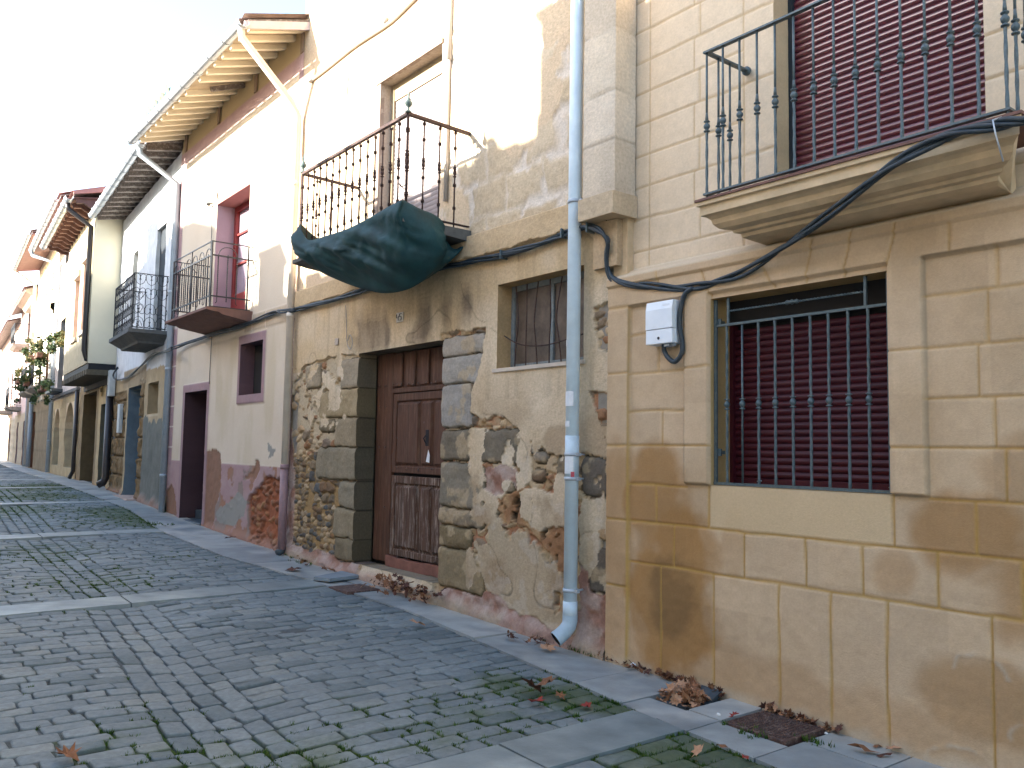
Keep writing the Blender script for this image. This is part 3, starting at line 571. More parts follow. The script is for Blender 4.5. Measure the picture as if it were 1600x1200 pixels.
    H = H + foot * .05; C = mixc(C, mixc(full(X, lin('a2867a')), full(X, lin('a29480')), sm(.45, .6, fbm(X, Z, .5, 2, 78))), foot * (.35 + .6 * fbm(X, Z, .2, 4, 79)))
    # string course under the upper floor
    sc_ = (Z > 3.34 + (fbm(X, Z, .25, 3, 80) - .5) * .05) & (Z < 3.56); H = np.where(sc_, .062 + (fbm(X, Z, .1, 3, 81) - .5) * .012, H); C = np.where(sc_[..., None], mixc(full(X, lin('b79f7c')), full(X, lin('c3ab8a')), fbm(X, Z, .3, 3, 82)), C)
    us = (Z >= 3.56) & ~plas; rw = (wz + .03) / .34; ri = np.floor(rw).astype(int); cw = (wx + .23 * (ri % 2) + .1 * hsh(ri, ri, 84)) / .52; ci2 = np.floor(cw).astype(int); k1 = hsh(ri, ci2, 85); eu = np.minimum(np.minimum(rw % 1, 1 - rw % 1) * .34, np.minimum(cw % 1, 1 - cw % 1) * .52) * 2.2 + .10 * (fbm(X, Z, .3, 3, 87) > .52) + (fbm(X, Z, .12, 4, 88) - .5) * .10
    H = np.where(us, -.006 + sm(.02, .2, eu) * .018 + (fbm(X, Z, .08, 4, 85) - .5) * .02, H); C = np.where(us[..., None], mixc(full(X, lin('cfc3b4')), mixc(full(X, lin('c9b89e')), full(X, lin('bba88c')), k1), sm(.03, .2, eu)), C)
    up2 = (Z >= 3.56) & plas; C = np.where(up2[..., None], mixc(full(X, lin('cdb99c')), full(X, lin('c4ac90')), pn), C)
    # brick-coloured patch high on the facade, door-case and pilaster at the party wall
    C = np.where(((X > -2.95) & (X < -2.68) & (Z > 5.75) & (Z < 6.2) & (fbm(X, Z, .1, 3, 86) > .42))[..., None], lin('b07c6e'), C)
    return H, C
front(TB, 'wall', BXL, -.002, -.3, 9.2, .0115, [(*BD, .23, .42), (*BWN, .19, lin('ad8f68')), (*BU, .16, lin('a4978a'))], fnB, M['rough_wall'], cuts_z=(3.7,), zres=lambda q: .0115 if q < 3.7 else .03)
shell(TB, BXL, 0, 9.2, M['concrete'])
roof(TB, BXL - .05, .05, 9.15, -.55, 8, .32, M['tile'])
# pilaster of cut stone where the two houses meet
def blockcol(name, T, x0, x1, yf, z0, z1, hs, cols, mt, yb=.05, seed=0):
    zs = [z0]; k = 0
    while zs[-1] < z1: zs.append(min(z1, zs[-1] + hs[k % len(hs)])); k += 1
    def fn(X, Z):
        d = np.full(X.shape, 9.)
        for z in zs[1:-1]: d = np.minimum(d, abs(Z - z + (fbm(X, Z, .2, 2, seed) - .5) * .02))
        idx = np.searchsorted(zs, Z); c = np.array([lin(q) for q in cols])[idx % len(cols)]
        H = -.008 * (1 - sm(.003, .012, d)) + (fbm(X, Z, .09, 4, seed + 2) - .5) * .010; C = c * (.84 + .32 * fbm(X, Z, .25, 4, seed + 1))[..., None]; C = mixc(C, C * .55, (1 - sm(.003, .012, d)) * .6)
        return H, C
    xs = axis_pts(x0, x1, .02, ()); zz = axis_pts(z0, z1, .02, ()); ny = 8
    X, Z = np.meshgrid(xs, zz); H, C = fn(X, Z); X2, Z2 = np.meshgrid(np.linspace(0, yb - yf, ny + 1) + x1, zz); H2, C2 = fn(X2, Z2); X3, Z3 = np.meshgrid(np.linspace(0, yb - yf, ny + 1) - x1, zz); H3, C3 = fn(X3, Z3)
    e = np.minimum(X - x0, x1 - X); Y = yf - H + .005 * (1 - sm(0, .02, e))
    Vs = [np.stack([X, Y, Z], -1).reshape(-1, 3)]; Cs = [C.reshape(-1, 3)]; Fs = []; nx = len(xs); nz = len(zz)
    def q(off, w_): i, j = np.meshgrid(np.arange(w_ - 1), np.arange(nz - 1)); a = (off + j * w_ + i).ravel(); return np.stack([a, a + 1, a + 1 + w_, a + w_], -1)
    Fs.append(q(0, nx)); off = len(Vs[0]); yy = yf + (X2 - x1); ee = sm(0, .03, X2 - x1)
    xr = x1 + H2 * ee; yr = yy.copy(); yr[:, 0] = Y[:, -1]; xr[:, 0] = x1; Vs.append(np.stack([xr, yr, Z2], -1).reshape(-1, 3)); Cs.append(C2.reshape(-1, 3)); Fs.append(q(off, ny + 1)); off += len(Vs[-1])
    xl = x0 - H3 * ee; yl = yy.copy(); yl[:, 0] = Y[:, 0]; xl[:, 0] = x0; Vs.append(np.stack([xl, yl, Z2], -1).reshape(-1, 3)); Cs.append(C3.reshape(-1, 3)); Fs.append(q(off, ny + 1)[:, ::-1]); off += len(Vs[-1])
    me = raw_mesh(name, np.concatenate(Vs) - np.array(T.org), np.concatenate(Fs), np.concatenate(Cs)); me.materials.append(mt); o = bpy.data.objects.new(name, me); COL.objects.link(o); o.parent = T.o
    mb = MB(); mb.box(x0 + .02, x1 - .02, yf + .02, yb, z0 + .006, z1 - .005); c_ = part(T, name + '_core', mb, M['cream_stone'])
    return o
PX0 = FA.x(911, 200, -.15)
blockcol('pilaster', TB, PX0, .175, -.15, 3.50, 9.1, (.42, .37, .5), ('cbbda8', 'c4b5a0', 'd0c2ae'), M['rough_wall'], .075, 3)
blockcol('pilaster_corbel', TB, PX0 - .01, .20, -.19, 3.33, 3.50, (.2,), ('c0ac90',), M['rough_wall'], .075, 9)
blockcol('pilaster_base', TB, -.16, .10, -.045, 2.97, 3.33, (.5,), ('b59d7e',), M['rough_wall'], .075, 13)
# --- old double door of house B
x0, x1, z0, z1 = BD; DY = .225
mb = MB(); mb.box(x0, x1, DY + .05, DY + .09, z0, z1); part(TB, 'door_backing', mb, M['dark'])
def dz(px, py): return FA.at(px, py, DY)[1]
def dx(px, py=700): return FA.at(px, py, DY)[0]
xa = dx(587); xs_ = dx(612); xb = x1 - .0
ztr = dz(650, 612)                                        # underside of the fixed transom
mb = MB(); rr = random.Random(3)
mb.box(xa, xs_ - .004, DY, DY + .045, z0 + .04, z1 - .005, .004)
part(TB, 'door_post', mb, M['wood'])
dr = MB(); dr.box(xs_, x1 - .004, DY + .012, DY + .05, ztr, z1 - .01)
w_ = (x1 - xs_) / 5
for k in range(5): dr.box(xs_ + .01 + k * w_, xs_ + k * w_ + w_ * .72, DY - .012, DY + .012, ztr + .07, z1 - .02, .008)
dr.box(xs_, x1 - .004, DY - .016, DY + .012, ztr, ztr + .05, .006); tr_ = part(TB, 'door_transom', dr, M['wood'])
zu0 = dz(650, 742); zu1 = ztr - .01
def leaf(name, za, zb, mt, panels, worn):
    mb = MB(); xl, xr = xs_ + .03, x1 - .006
    mb.box(xl, xr, DY + .01, DY + .04, za, zb)
    for a, b, c, d in ((xl, xl + .075, za, zb), (xr - .03, xr, za, zb), (xl + .075, xr - .03, za, za + .07), (xl + .075, xr - .03, zb - .08, zb)): mb.box(a, b, DY - .012, DY + .01, c, d, .005)
    lf = part(TB, name, mb, mt)
    W = xr - .03 - xl - .075
    for a, b in panels:
        mb = MB(); p, q = xl + .075 + W * a + .012, xl + .075 + W * b - .012; c, d = za + .085, zb - .095
        vs = [(p, DY + .01, c), (q, DY + .01, c), (q, DY + .01, d), (p, DY + .01, d), (p + .022, DY - .018, c + .03), (q - .022, DY - .018, c + .03), (q - .022, DY - .018, d - .03), (p + .022, DY - .018, d - .03)]
        mb.add(vs, [(4, 5, 6, 7), (0, 1, 5, 4), (1, 2, 6, 5), (2, 3, 7, 6), (3, 0, 4, 7)]); part(TB, 'door_panel', mb, mt, lf)
    return lf
PN = ((0, .40), (.42, .61), (.63, 1.0))
up = leaf('door_leaf', zu0 + .012, zu1, M['wood'], PN, 0); lo = leaf('door_leaf', z0 + .13, zu0 - .02, M['wood_w'], PN, 1); lo['label'] = 'lower door leaf with peeling, greyed paint'
mb = MB(); mb.add([(x, y, z + (fbm(np.array(x * 5), np.array(z), .3, 2, 3) - .5) * .05) for x, y, z in [(xs_ - .02 + (x1 - xs_ + .02) * i / 12, DY - .03 + .07 * j, z0 + .115 - .012 * i / 3 if 0 else z0 + .11 * (1 - k)) for i in range(13) for j in (0, 1) for k in (0, 1)]], [(i * 4 + a, i * 4 + b, i * 4 + 4 + b, i * 4 + 4 + a) for i in range(12) for a, b in ((0, 1), (1, 3), (3, 2), (2, 0))]); part(TB, 'door_sill', mb, mat('red_worn_sill', (.20, .085, .06), rough=.85, bump=.004, bscale=20, var=.3, vscale=9))
sb = MB(); sb.lathe((0, 0, 0), [(0, .013), (-.006, .011), (-.010, .004)], 8, 'y'); st0 = None
pts = [(dx(x, y), dz(x, y)) for x, y in ((594, 603), (603, 603), (594, 636), (603, 636), (593, 699), (602, 699), (601, 792), (616, 601), (623, 601), (629, 600), (640, 600), (647, 601), (655, 599), (668, 598), (676, 599), (683, 597), (623, 684), (665, 660), (622, 730), (637, 732), (655, 734), (676, 733), (622, 762), (636, 764), (662, 765), (676, 762), (623, 870), (637, 872), (661, 876), (681, 878))]
for k, (x, z) in enumerate(pts):
    if x > x1 - .02: continue
    yk = DY - .001 if x < xs_ else (DY - .013 if z > zu1 + .03 else DY - .012)
    if k == 0: mb = MB(); mb.add([(a + x, b + yk, c + z) for a, b, c in sb.v], sb.f, True); st0 = part(TB, 'door_stud', mb, M['stud'], base=(x, yk, z)); s0 = (x, yk, z)
    else: dup(st0, x - s0[0], yk - s0[1], z - s0[2])
mb = MB(); kx, kz = dx(670, 685), dz(670, 685); mb.box(kx - .03, kx + .03, DY - .024, DY - .016, kz - .08, kz + .09, .004); mb.tube([(kx - .01, DY - .03, kz + .03), (kx - .01, DY - .06, kz), (kx - .01, DY - .03, kz - .05)], .006, 6); part(TB, 'door_handle', mb, M['black'])
mb = MB(); px_, pz_ = dx(672, 714), dz(672, 714); mb.prism([(px_ - .035, pz_ - .05), (px_ + .03, pz_ - .06), (px_ + .035, pz_ + .02), (px_ + .005, pz_ + .075)], DY - .028, DY - .026)
o = single('paper_scrap', mb, M['paper'], FA, (px_, DY - .027, pz_), 'small torn white paper stuck to the middle of the brown wooden door', 'paper')
# --- small barred window
x0, x1, z0, z1 = BWN; wy = .15
mb = MB()
for a, b, c, d in ((x0, x0 + .045, z0, z1), (x1 - .045, x1, z0, z1), (x0 + .045, x1 - .045, z0, z0 + .045), (x0 + .045, x1 - .045, z1 - .05, z1), ((x0 + x1) / 2 - .02, (x0 + x1) / 2 + .02, z0 + .045, z1 - .05)): mb.box(a, b, wy, wy + .04, c, d, .003)
wf = part(TB, 'window_frame', mb, M['frame_grey'])
mb = MB(); mb.box(x0 + .04, x1 - .04, wy + .02, wy + .026, z0 + .04, z1 - .045); part(TB, 'window_pane', mb, M['dusty'], wf)
mb = MB(); mb.box(x0 - .02, x1 + .02, .195, .23, z0 - .02, z1 + .02); part(TB, 'window_backing', mb, M['dark'])
mb = MB(); mb.prismx([(-.02, z0 - .035), (-.02, z0 - .004), (wy, z0 + .012), (wy, z0 - .035)], x0 - .05, x1 + .02); part(TB, 'window_sill', mb, mat('pale_sill', (.52, .44, .36), rough=.9, bump=.005, bscale=25, var=.15))
g = None
for k in range(7):
    x = x0 + .13 + k * (x1 - x0 - .2) / 6; b_ = (.06, .02, -.03, .03, -.05, .04, 0)[k]
    mb = MB(); mb.tube(catmull([(x, .10, z0 + .01), (x + b_ * .4, .09, z0 + .2), (x + b_, .085, z0 + .42), (x, .10, z1 - .02)], 4), .006, 6); part(TB, 'window_bar', mb, M['rust'])
mb = MB(); mb.tube(catmull([(x0 + .02, .06, z0 + .30), (x0 + .25, .075, z0 + .2), (x0 + .6, .08, z0 + .17), (x1 - .1, .08, z0 + .22)], 5), .006, 6); part(TB, 'window_bar', mb, M['rust'])
# --- upper balcony door with a pale roller blind
x0, x1, z0, z1 = BU; mb = MB(); k = 0
while z0 + .05 * k < z1 - .2: z = z0 + .05 * k; mb.prismx([(.15 - .004 * math.cos(math.pi * (t / 4 - .5)), z + .047 * t / 4) for t in range(5)] + [(.165, z + .047), (.165, z)], x0 + .06, x1); k += 1
part(TB, 'roller_blind', mb, mat('pale_blind', (.27, .225, .215), rough=.7, var=.08))
mb = MB(); mb.box(x0, x0 + .06, .12, .17, z0, z1); mb.box(x0 + .06, x1, .13, .17, z1 - .19, z1); part(TB, 'blind_frame', mb, mat('ochre_frame', (.34, .27, .17), rough=.7))
mb = MB(); mb.box(x0, x1, .165, .2, z0, z1); part(TB, 'blind_backing', mb, M['dark'])
mb = MB(); mb.box(x0 - .09, x0, -.02, .03, z0 + .05, z1 + .03); mb.box(x0 - .09, x1 + .02, -.03, .02, z1, z1 + .05); part(TB, 'door_case', mb, mat('case_wood', (.26, .20, .16), rough=.9, var=.2))
mb = MB(); xx = -2.3; mb.tube([(xx, -.03, 4.0), (xx, -.03, 4.95), (xx + .0, -.03, 5.45)], .022, 8); mb.tube([(xx, -.03, 5.45), (xx, -.03, 6.2)], .033, 8); part(TB, 'wall_conduit', mb, M['conduit'])
# --- wrought iron balcony
X0, X1, Y0, ZS, ZT = -4.19, -1.93, -.70, 3.60, 4.60
mb = MB(); mb.prismx([(.05, ZS + .02), (Y0 - .06, ZS + .02), (Y0 - .06, ZS - .02), (Y0 + .12, ZS - .05), (.05, ZS - .09)], X0 - .06, X1 + .06); part(TB, 'balcony_slab', mb, M['concrete_dark'])
mb = MB()
mb.obox((X0, Y0, ZT), (X1, Y0, ZT), .035, .028); mb.obox((X1, Y0, ZT), (X1, 0, ZT - .02), .035, .028); mb.obox((X0, Y0, ZT), (X0, 0, ZT - .02), .035, .028)
mb.obox((X0, Y0, ZS + .07), (X1, Y0, ZS + .07), .03, .012); mb.obox((X1, Y0, ZS + .07), (X1, 0, ZS + .07), .03, .012); mb.obox((X0, Y0, ZS + .07), (X0, 0, ZS + .07), .03, .012); mb.obox((X0, Y0, ZS + .06), (X0, Y0, ZT), .01, .01, (0, 1, 0))
rl = part(TB, 'balcony_railing', mb, M['rust'])
kn = [(ZS + .22, .35), (ZS + .44, .35), (ZS + .56, 1.1), (ZS + .60, .6), (ZS + .80, .35), (ZS + .95, .3)]
b0 = None; bars = [(X0 + (X1 - X0) * k / 15, Y0) for k in range(1, 15)] + [(xx, Y0 + .175 * k) for xx in (X0, X1) for k in (1, 2, 3)]
for x, y in bars:
    if b0 is None: mb = MB(); baluster(mb, (x, y), ZS + .02, ZT - .012, .015, kn, .017); b0 = part(TB, 'baluster', mb, M['rust'], rl, base=(x, y, ZS)); q0 = (x, y)
    else: dup(b0, x - q0[0], y - q0[1])
for x in (X0, X1):
    mb = MB(); baluster(mb, (x, Y0), ZS + .02, ZT - .012, .026, [(ZS + .5, 1), (ZS + .56, 1.5), (ZS + .62, 1), (ZS + .85, .5), (ZS + .25, .5)], .022)
    ps = part(TB, 'corner_post', mb, M['rust'], rl)
    mb = MB(); mb.lathe((x, Y0, ZT + .012), [(0, .030), (.012, .030), (.02, .012), (.05, .010), (.065, .028), (.085, .037), (.105, .030), (.118, .016), (.125, .022), (.133, .011), (.16, .008), (.168, .014), (.176, .007), (.21, .003)], 12); part(TB, 'finial', mb, M['green_metal'], rl)
# --- sagging green net hung round the balcony
nu, nv = 90, 40
def rp(px, py, y): x, z = FA.at(px, py, y); return (x, y, z)
rim = catmull([(X0 - .05, -.12, ZS + .30), (X0 - .07, -.45, ZS + .32), rp(470, 350, -.80), rp(482, 375, -.82), rp(512, 368, -.82), rp(545, 357, -.82), rp(582, 338, -.81), rp(612, 321, -.80), rp(627, 313, -.80), (X1 + .06, -.76, 3.77), (X1 + .10, -.62, 3.71), (X1 + .10, -.45, 3.68), (X1 + .07, -.33, 3.62), (X1 - .02, -.26, 3.52)], 12)
keel = catmull([(X0 - .04, -.06, ZS - .0), (X0 - .09, -.32, ZS + .02), rp(472, 392, -.72), rp(498, 420, -.62), rp(530, 436, -.55), rp(565, 449, -.50), rp(600, 457, -.48), rp(635, 452, -.46), rp(662, 436, -.42), rp(682, 415, -.36), rp(693, 396, -.30), (X1 - .02, -.24, 3.50)], 12)
def samp(L, n): return [L[min(len(L) - 1, int(round(i * (len(L) - 1) / (n - 1))))] for i in range(n)]
Rm, Kl = samp(rim, nu), samp(keel, nu); vs = []; cen = Vector(((X0 + X1) / 2, -.2, ZS - .1))
for i in range(nu):
    for j in range(nv + 1):
        t = j / nv; a = Rm[i]; k_ = Kl[i]; 
        if t <= .7:
            s_ = t / .7; p = a.lerp(k_, s_); b_ = math.sin(math.pi * min(1, s_ * .95)); out = Vector((p.x - cen.x, p.y - cen.y, 0)); out.x *= .35
            out.normalize(); p = p + out * (.10 * b_ * min(1, (nu - 1 - i) / 14, (i + 2) / 22)) - Vector((0, 0, .03 * b_))
        else:
            s_ = (t - .7) / .3; q = Vector((k_.x * .97 + cen.x * .03, -.05, ZS - .12)); p = k_.lerp(q, s_); p.z -= .05 * math.sin(math.pi * s_)
        f1 = float(fbm(np.array(p.x * 1.3 + p.z * 2.2 + 4), np.array(p.z * .8), .20, 3, 91)) - .5
        f2 = float(fbm(np.array(p.x * 1.6 - p.z * 1.5 + 2), np.array(p.y * 1.0 + p.z), .10, 3, 93)) - .5
        fl = math.sin(math.pi * min(1, t / .7)) if t < .7 else 0
        rid = (abs(math.sin((p.x * 1.2 + (p.z - 3.2) * 2.2) * 3.6)) ** 4) * .05 * (1 - t)
        p = p + Vector((0, -1, 0)) * ((f1 * .16 + f2 * .05 + rid) * fl); vs.append(tuple(p))
fs = [(i * (nv + 1) + j, (i + 1) * (nv + 1) + j, (i + 1) * (nv + 1) + j + 1, i * (nv + 1) + j + 1) for i in range(nu - 1) for j in range(nv)]
mb = MB(); mb.add(vs, fs, True)
tp = single('debris_net', mb, M['tarp'], FA, (-3.1, -.5, ZS), 'dark green mesh sheet sagging like a sack below the rusty iron balcony', 'net')
md = tp.modifiers.new('thick', 'SOLIDIFY'); md.thickness = .006
mb = MB()
for (a, b, c) in ((X1 - .02, Y0, ZS + .33), (X0, Y0, ZS + .27), (X0 + .9, Y0, ZS + .10)): mb.tube([(a + .03 * math.cos(t), b - .02 + .05 * math.sin(t) * .8, c + .02 * math.sin(t * 2)) for t in np.linspace(0, 2 * math.pi, 14)], .004, 5)
o = part(TB, 'tie_wire', mb, M['black']); o.parent = tp; o.location = Vector((TB.org[0] + 3.1, TB.org[1] + .5, TB.org[2] - ZS))
# --- house number and plates
def dig(mb, ch, x, z, h, y):
    sg = {'4': [((0, 1), (0, .45)), ((0, .45), (.6, .45)), ((.5, .75), (.5, 0))], '5': [((.6, 1), (0, 1)), ((0, 1), (0, .55)), ((0, .55), (.5, .55)), ((.5, .55), (.55, .2)), ((.55, .2), (.4, 0)), ((.4, 0), (0, .03))], '1': [((.2, .8), (.35, 1)), ((.35, 1), (.35, 0))], '3': [((0, 1), (.5, 1)), ((.5, 1), (.5, 0)), ((.1, .5), (.5, .5)), ((0, 0), (.5, 0))]}[ch]
    for (a, b), (c, d) in sg: mb.obox((x + a * h, y, z + b * h), (x + c * h, y, z + d * h), .004, h * .13, (0, 1, 0))
cx_, cz_ = FA.at(627, 496); mb = MB(); mb.box(cx_ - .068, cx_ + .068, -.022, -.012, cz_ - .052, cz_ + .052, .003)
o = single('house_number', mb, M['tile_plate'], FA, (cx_, -.016, cz_), 'small worn white tile reading 45 above the old brown door', 'sign')
mb = MB(); dig(mb, '4', cx_ - .055, cz_ - .035, .07, -.025); dig(mb, '5', cx_ + .005, cz_ - .035, .07, -.025); me = part(TB, 'numeral', mb, M['ink']); me.parent = o; me.location = Vector(TB.org) - Vector((cx_, -.016, cz_))
cx_, cz_ = FA.at(528, 534); mb = MB(); mb.box(cx_ - .045, cx_ + .045, -.022, -.014, cz_ - .04, cz_ + .04, .003)
single('enamel_plate', mb, mat('faded_plate', (.40, .33, .27), rough=.8, var=.3, vscale=60), FA, (cx_, -.02, cz_), 'tiny faded square plate on the plaster left of the old brown door', 'plate')
a_, b_ = FA.at(548, 480); mb = MB(); mb.tube(catmull([(*[FA.x(546, 478)], -.05, FA.z(546, 478)), (FA.x(546, 500), -.04, FA.z(546, 500)), (FA.x(547, 535), -.04, FA.z(547, 535)), (FA.x(552, 546), -.04, FA.z(552, 546)), (FA.x(557, 535), -.05, FA.z(557, 535)), (FA.x(553, 524), -.05, FA.z(553, 524)), (FA.x(548, 533), -.04, FA.z(548, 533))], 6), .006, 6)
single('loose_wire', mb, M['conduit'], FA, (a_, 0, b_), 'thin loose wire looped on the wall above the left jamb of the old door', 'wire')
# ================================================================ HOUSE WITH PINK DADO (C)
TC = Thing('cream_house', 'cream rendered house with peeling pink dado and red-framed balcony door', 'house', FC, (-2.7, 0, .22))
CXL = -5.35; Y_ = .36
CD = (FC.x(286.5, 700), FC.x(321, 700), .26, 2.44); CW = (FC.x(376.5, 575), FC.x(411.5, 575), FC.z(394, 616), FC.z(394, 535)); CU_ = (-3.30, -1.84, 3.50, 5.50)
RA = [pp(FC, q) for q in ([(316, 712), (334, 698), (343, 706), (347, 725), (345, 760), (337, 790), (334, 815), (332, 842), (313, 830), (318, 760)], [(382, 744), (395, 737), (399, 722), (405, 722), (407, 735), (398, 748), (388, 748)], [(260, 765), (268, 758), (274, 775), (277, 800), (275, 815), (258, 800)])]
RBk = [pp(FC, q) for q in ([(386, 780), (403, 762), (418, 744), (440, 746), (452, 762), (460, 870), (392, 848)],)]
GR = [pp(FC, q) for q in ([(337, 800), (356, 785), (373, 768), (387, 782), (381, 805), (365, 820), (340, 817)], [(418, 693), (427, 697), (431, 703), (427, 712), (419, 716), (421, 704)])]
def fnC(X, Z):
    n1 = fbm(X, Z, .14, 4, 131) - .5; n2 = fbm(X, Z, .14, 4, 133) - .5; wx = X + n1 * .12; wz = Z + n2 * .12
    C = mixc(full(X, lin('cec0ac')), full(X, lin('c3b39e')), fbm(X, Z, .6, 4, 101)); H = (fbm(X, Z, .6, 3, 103) - .5) * .016 + (fbm(X, Z, .05, 3, 104) - .5) * .002
    C = mixc(C, full(X, lin('b8a88c')), sm(.45, .8, fbm(X * 2, Z * .6, .6, 3, 105)) * (Z < 3.2) * .6)
    pink = full(X, lin('987a7a')); pk = mixc(pink, full(X, lin('a68e8a')), fbm(X, Z, .15, 4, 107))
    dado = Z < 1.28; C = np.where(dado[..., None], pk, C); H = H + dado * .006
    peel = dado & (sm(.45, .52, fbm(X, Z, .22, 5, 109) - (Z - .6) * .10) > .5) & (X > -3.3) & (X < -.4)
    C = np.where(peel[..., None], mixc(full(X, lin('96705c')), full(X, lin('8a7a70')), sm(.4, .6, fbm(X, Z, .3, 3, 110))), C); H = H - peel * .006
    for p in RA: s_ = inside(wx, wz, p); C = np.where(s_[..., None], mixc(full(X, lin('8f6a55')), full(X, lin('7f6352')), fbm(X, Z, .1, 4, 112)), C); H = np.where(s_, -.012 + (fbm(X, Z, .07, 4, 113) - .5) * .02, H)
    d1, d2, k1, k2 = worley(wx, wz, .12, .085, 115)
    for p in RBk:
        s_ = inside(wx, wz, p); st = sm(.05, .4, d2 - d1) * (k1 > .35); H = np.where(s_, -.045 + st * .035 + (fbm(X, Z, .05, 4, 117) - .5) * .03, H)
        pal = np.array([lin(c) for c in ('8f5f47', '8a6650', '744f3d', '96704f')]); C = np.where(s_[..., None], mixc(full(X, lin('91593f')), pal[(k2 * 3.99).astype(int)], st), C)
    for p in GR: s_ = inside(wx, wz, p); C = np.where(s_[..., None], full(X, lin('8d8a82')), C)
    foot = 1 - sm(.03, .16, Z - .2 + (fbm(X, Z, .2, 3, 119) - .5) * .1); C = mixc(C, full(X, lin('9a7564')), foot * .9); H = H + foot * .03
    # painted quoins, window and door margins, band between the floors, band under the eaves
    def band(xa, xb, za, zb, colr=lin('957b7c'), h=.012):
        nonlocal C, H
        s_ = (X > xa) & (X < xb) & (Z > za) & (Z < zb); C = np.where(s_[..., None], np.array(colr) * (.9 + .2 * fbm(X, Z, .1, 3, 120))[..., None], C); H = np.where(s_, h + H * .3, H)
    band(-.16, .02, .3, 7); band(-5.36, -5.12, 1.2, 7)
    for k in range(20):
        z = 1.5 + .36 * k; s_ = (abs(Z - z) < .010) & ((X > -.16) | (X < -5.12)); C = np.where(s_[..., None], lin('cdbfae'), C)
    band(CW[0] - .10, CW[1] + .09, CW[2] - .14, CW[3] + .13, h=.02); band(CD[0] - .12, CD[1] + .09, .3, CD[3] + .13, h=.015)
    band(-1.80, -.20, 3.22, 3.46, lin('b3a28c')); band(-5.4, .02, 6.62, 6.84, lin('b69a98'))
    for x in (-1.5, -1.0, -.55): s_ = (abs(X - x) < .008) & (Z > 3.22) & (Z < 3.46); C = np.where(s_[..., None], lin('d0c2ae'), C)
    s_ = Z > 6.84; C = np.where(s_[..., None], lin('b8a682'), C)
    return H, C
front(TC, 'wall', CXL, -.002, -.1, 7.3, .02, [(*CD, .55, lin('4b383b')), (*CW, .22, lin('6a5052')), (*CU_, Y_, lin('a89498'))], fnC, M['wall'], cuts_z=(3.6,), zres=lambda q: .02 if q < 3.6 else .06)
shell(TC, CXL, 0, 7.3, M['cream_stone'], zf=-.2)
mb = MB()
for px, py in ((500, 60), (401, 130), (343, 185), (292, 225)):
    x = FC.at(px, py + 20)[0]
    if -5.3 < x < -.05: mb.box(x - .05, x + .05, -.03, -.012, 6.85, 7.2)
mb.box(-.10, -.01, -.03, -.012, 6.85, 7.2); part(TC, 'frieze_stud', mb, mat('brown_stud', (.27, .19, .13), rough=.9))
# eaves: cream painted rafters, one of them rotten
SL = -.32; ze = 7.12
mb = MB(); mb.prismx([(.1, ze + .14), (-.84, ze + .14 - .30), (-.84, ze + .115 - .30), (.1, ze + .115)], CXL - .05, .10); part(TC, 'soffit', mb, mat('soffit_boards', (.36, .29, .20), rough=.9, var=.2))
b0 = None
for k in range(17):
    x = CXL + .12 + k * .325
    if k == 9:
        mb = MB(); mb.obox((x + .05, .0, ze + .02), (x - .02, -.5, ze - .16), .05, .07); part(TC, 'rafter', mb, M['rafter']); continue
    if b0 is None: mb = MB(); mb.obox((x, .08, ze + .085), (x, -.78, ze + .085 - .275), .075, .10); b0 = part(TC, 'rafter', mb, M['rafter_cream'], base=(x, 0, ze)); r0 = x
    else: dup(b0, x - r0)
roof(TC, CXL - .05, .12, 6.99, -.88, 8, .32, M['tile'])
gutter(TC, CXL - .03, .16, -.90, 6.92)
mb = MB(); mb.prismx([(-.88, 6.84), (-.88, 6.94), (.1, 7.24), (.1, 7.13)], .10, .13); part(TC, 'verge_board', mb, mat('mauve_board', (.5, .42, .42), rough=.8))
def pipe(T, pts, r=.05, mt='pvc', col=(), bends=True, name='drainpipe', n=14):
    mb = MB(); mb.tube(pts, r, n)
    for c in col:   # collars: ((x, y, z), half height)
        (x, y, z), h = c; mb.lathe((x, y, z), [(-h, r + .001), (-h, r + .006), (h, r + .006), (h, r + .001)], n)
    return part(T, name, mb, M[mt])
mbx = [(.08, -.90, 6.86), (.08, -.88, 6.72), (.02, -.60, 6.45), (-.07, -.16, 6.02), (-.07, -.10, 5.92), (-.07, -.10, 1.36)]
xpc = FC.x(461, 300, -.09); top = [(.06, -.90, 6.86), (.06, -.88, 6.74), (xpc + .02, -.20, 6.08), (xpc, -.09, 5.92)]
pd = pipe(TC, top + [(xpc, -.09, 1.30)], .047, 'pvc_cream', [((xpc, -.09, z), .03) for z in (5.0, 3.25)])
o = pipe(TC, [(xpc, -.09, 1.30), (xpc, -.09, .24)], .052, 'pvc_pink', [((xpc, -.09, 1.29), .03)]); o['label'] = 'pink painted lower length of the pipe'
mb = MB(); mb.tube([(xpc, -.09, .27), (xpc, -.10, .22), (xpc, -.15, .19)], .05, 10); part(TC, 'pipe_shoe', mb, M['slate'])
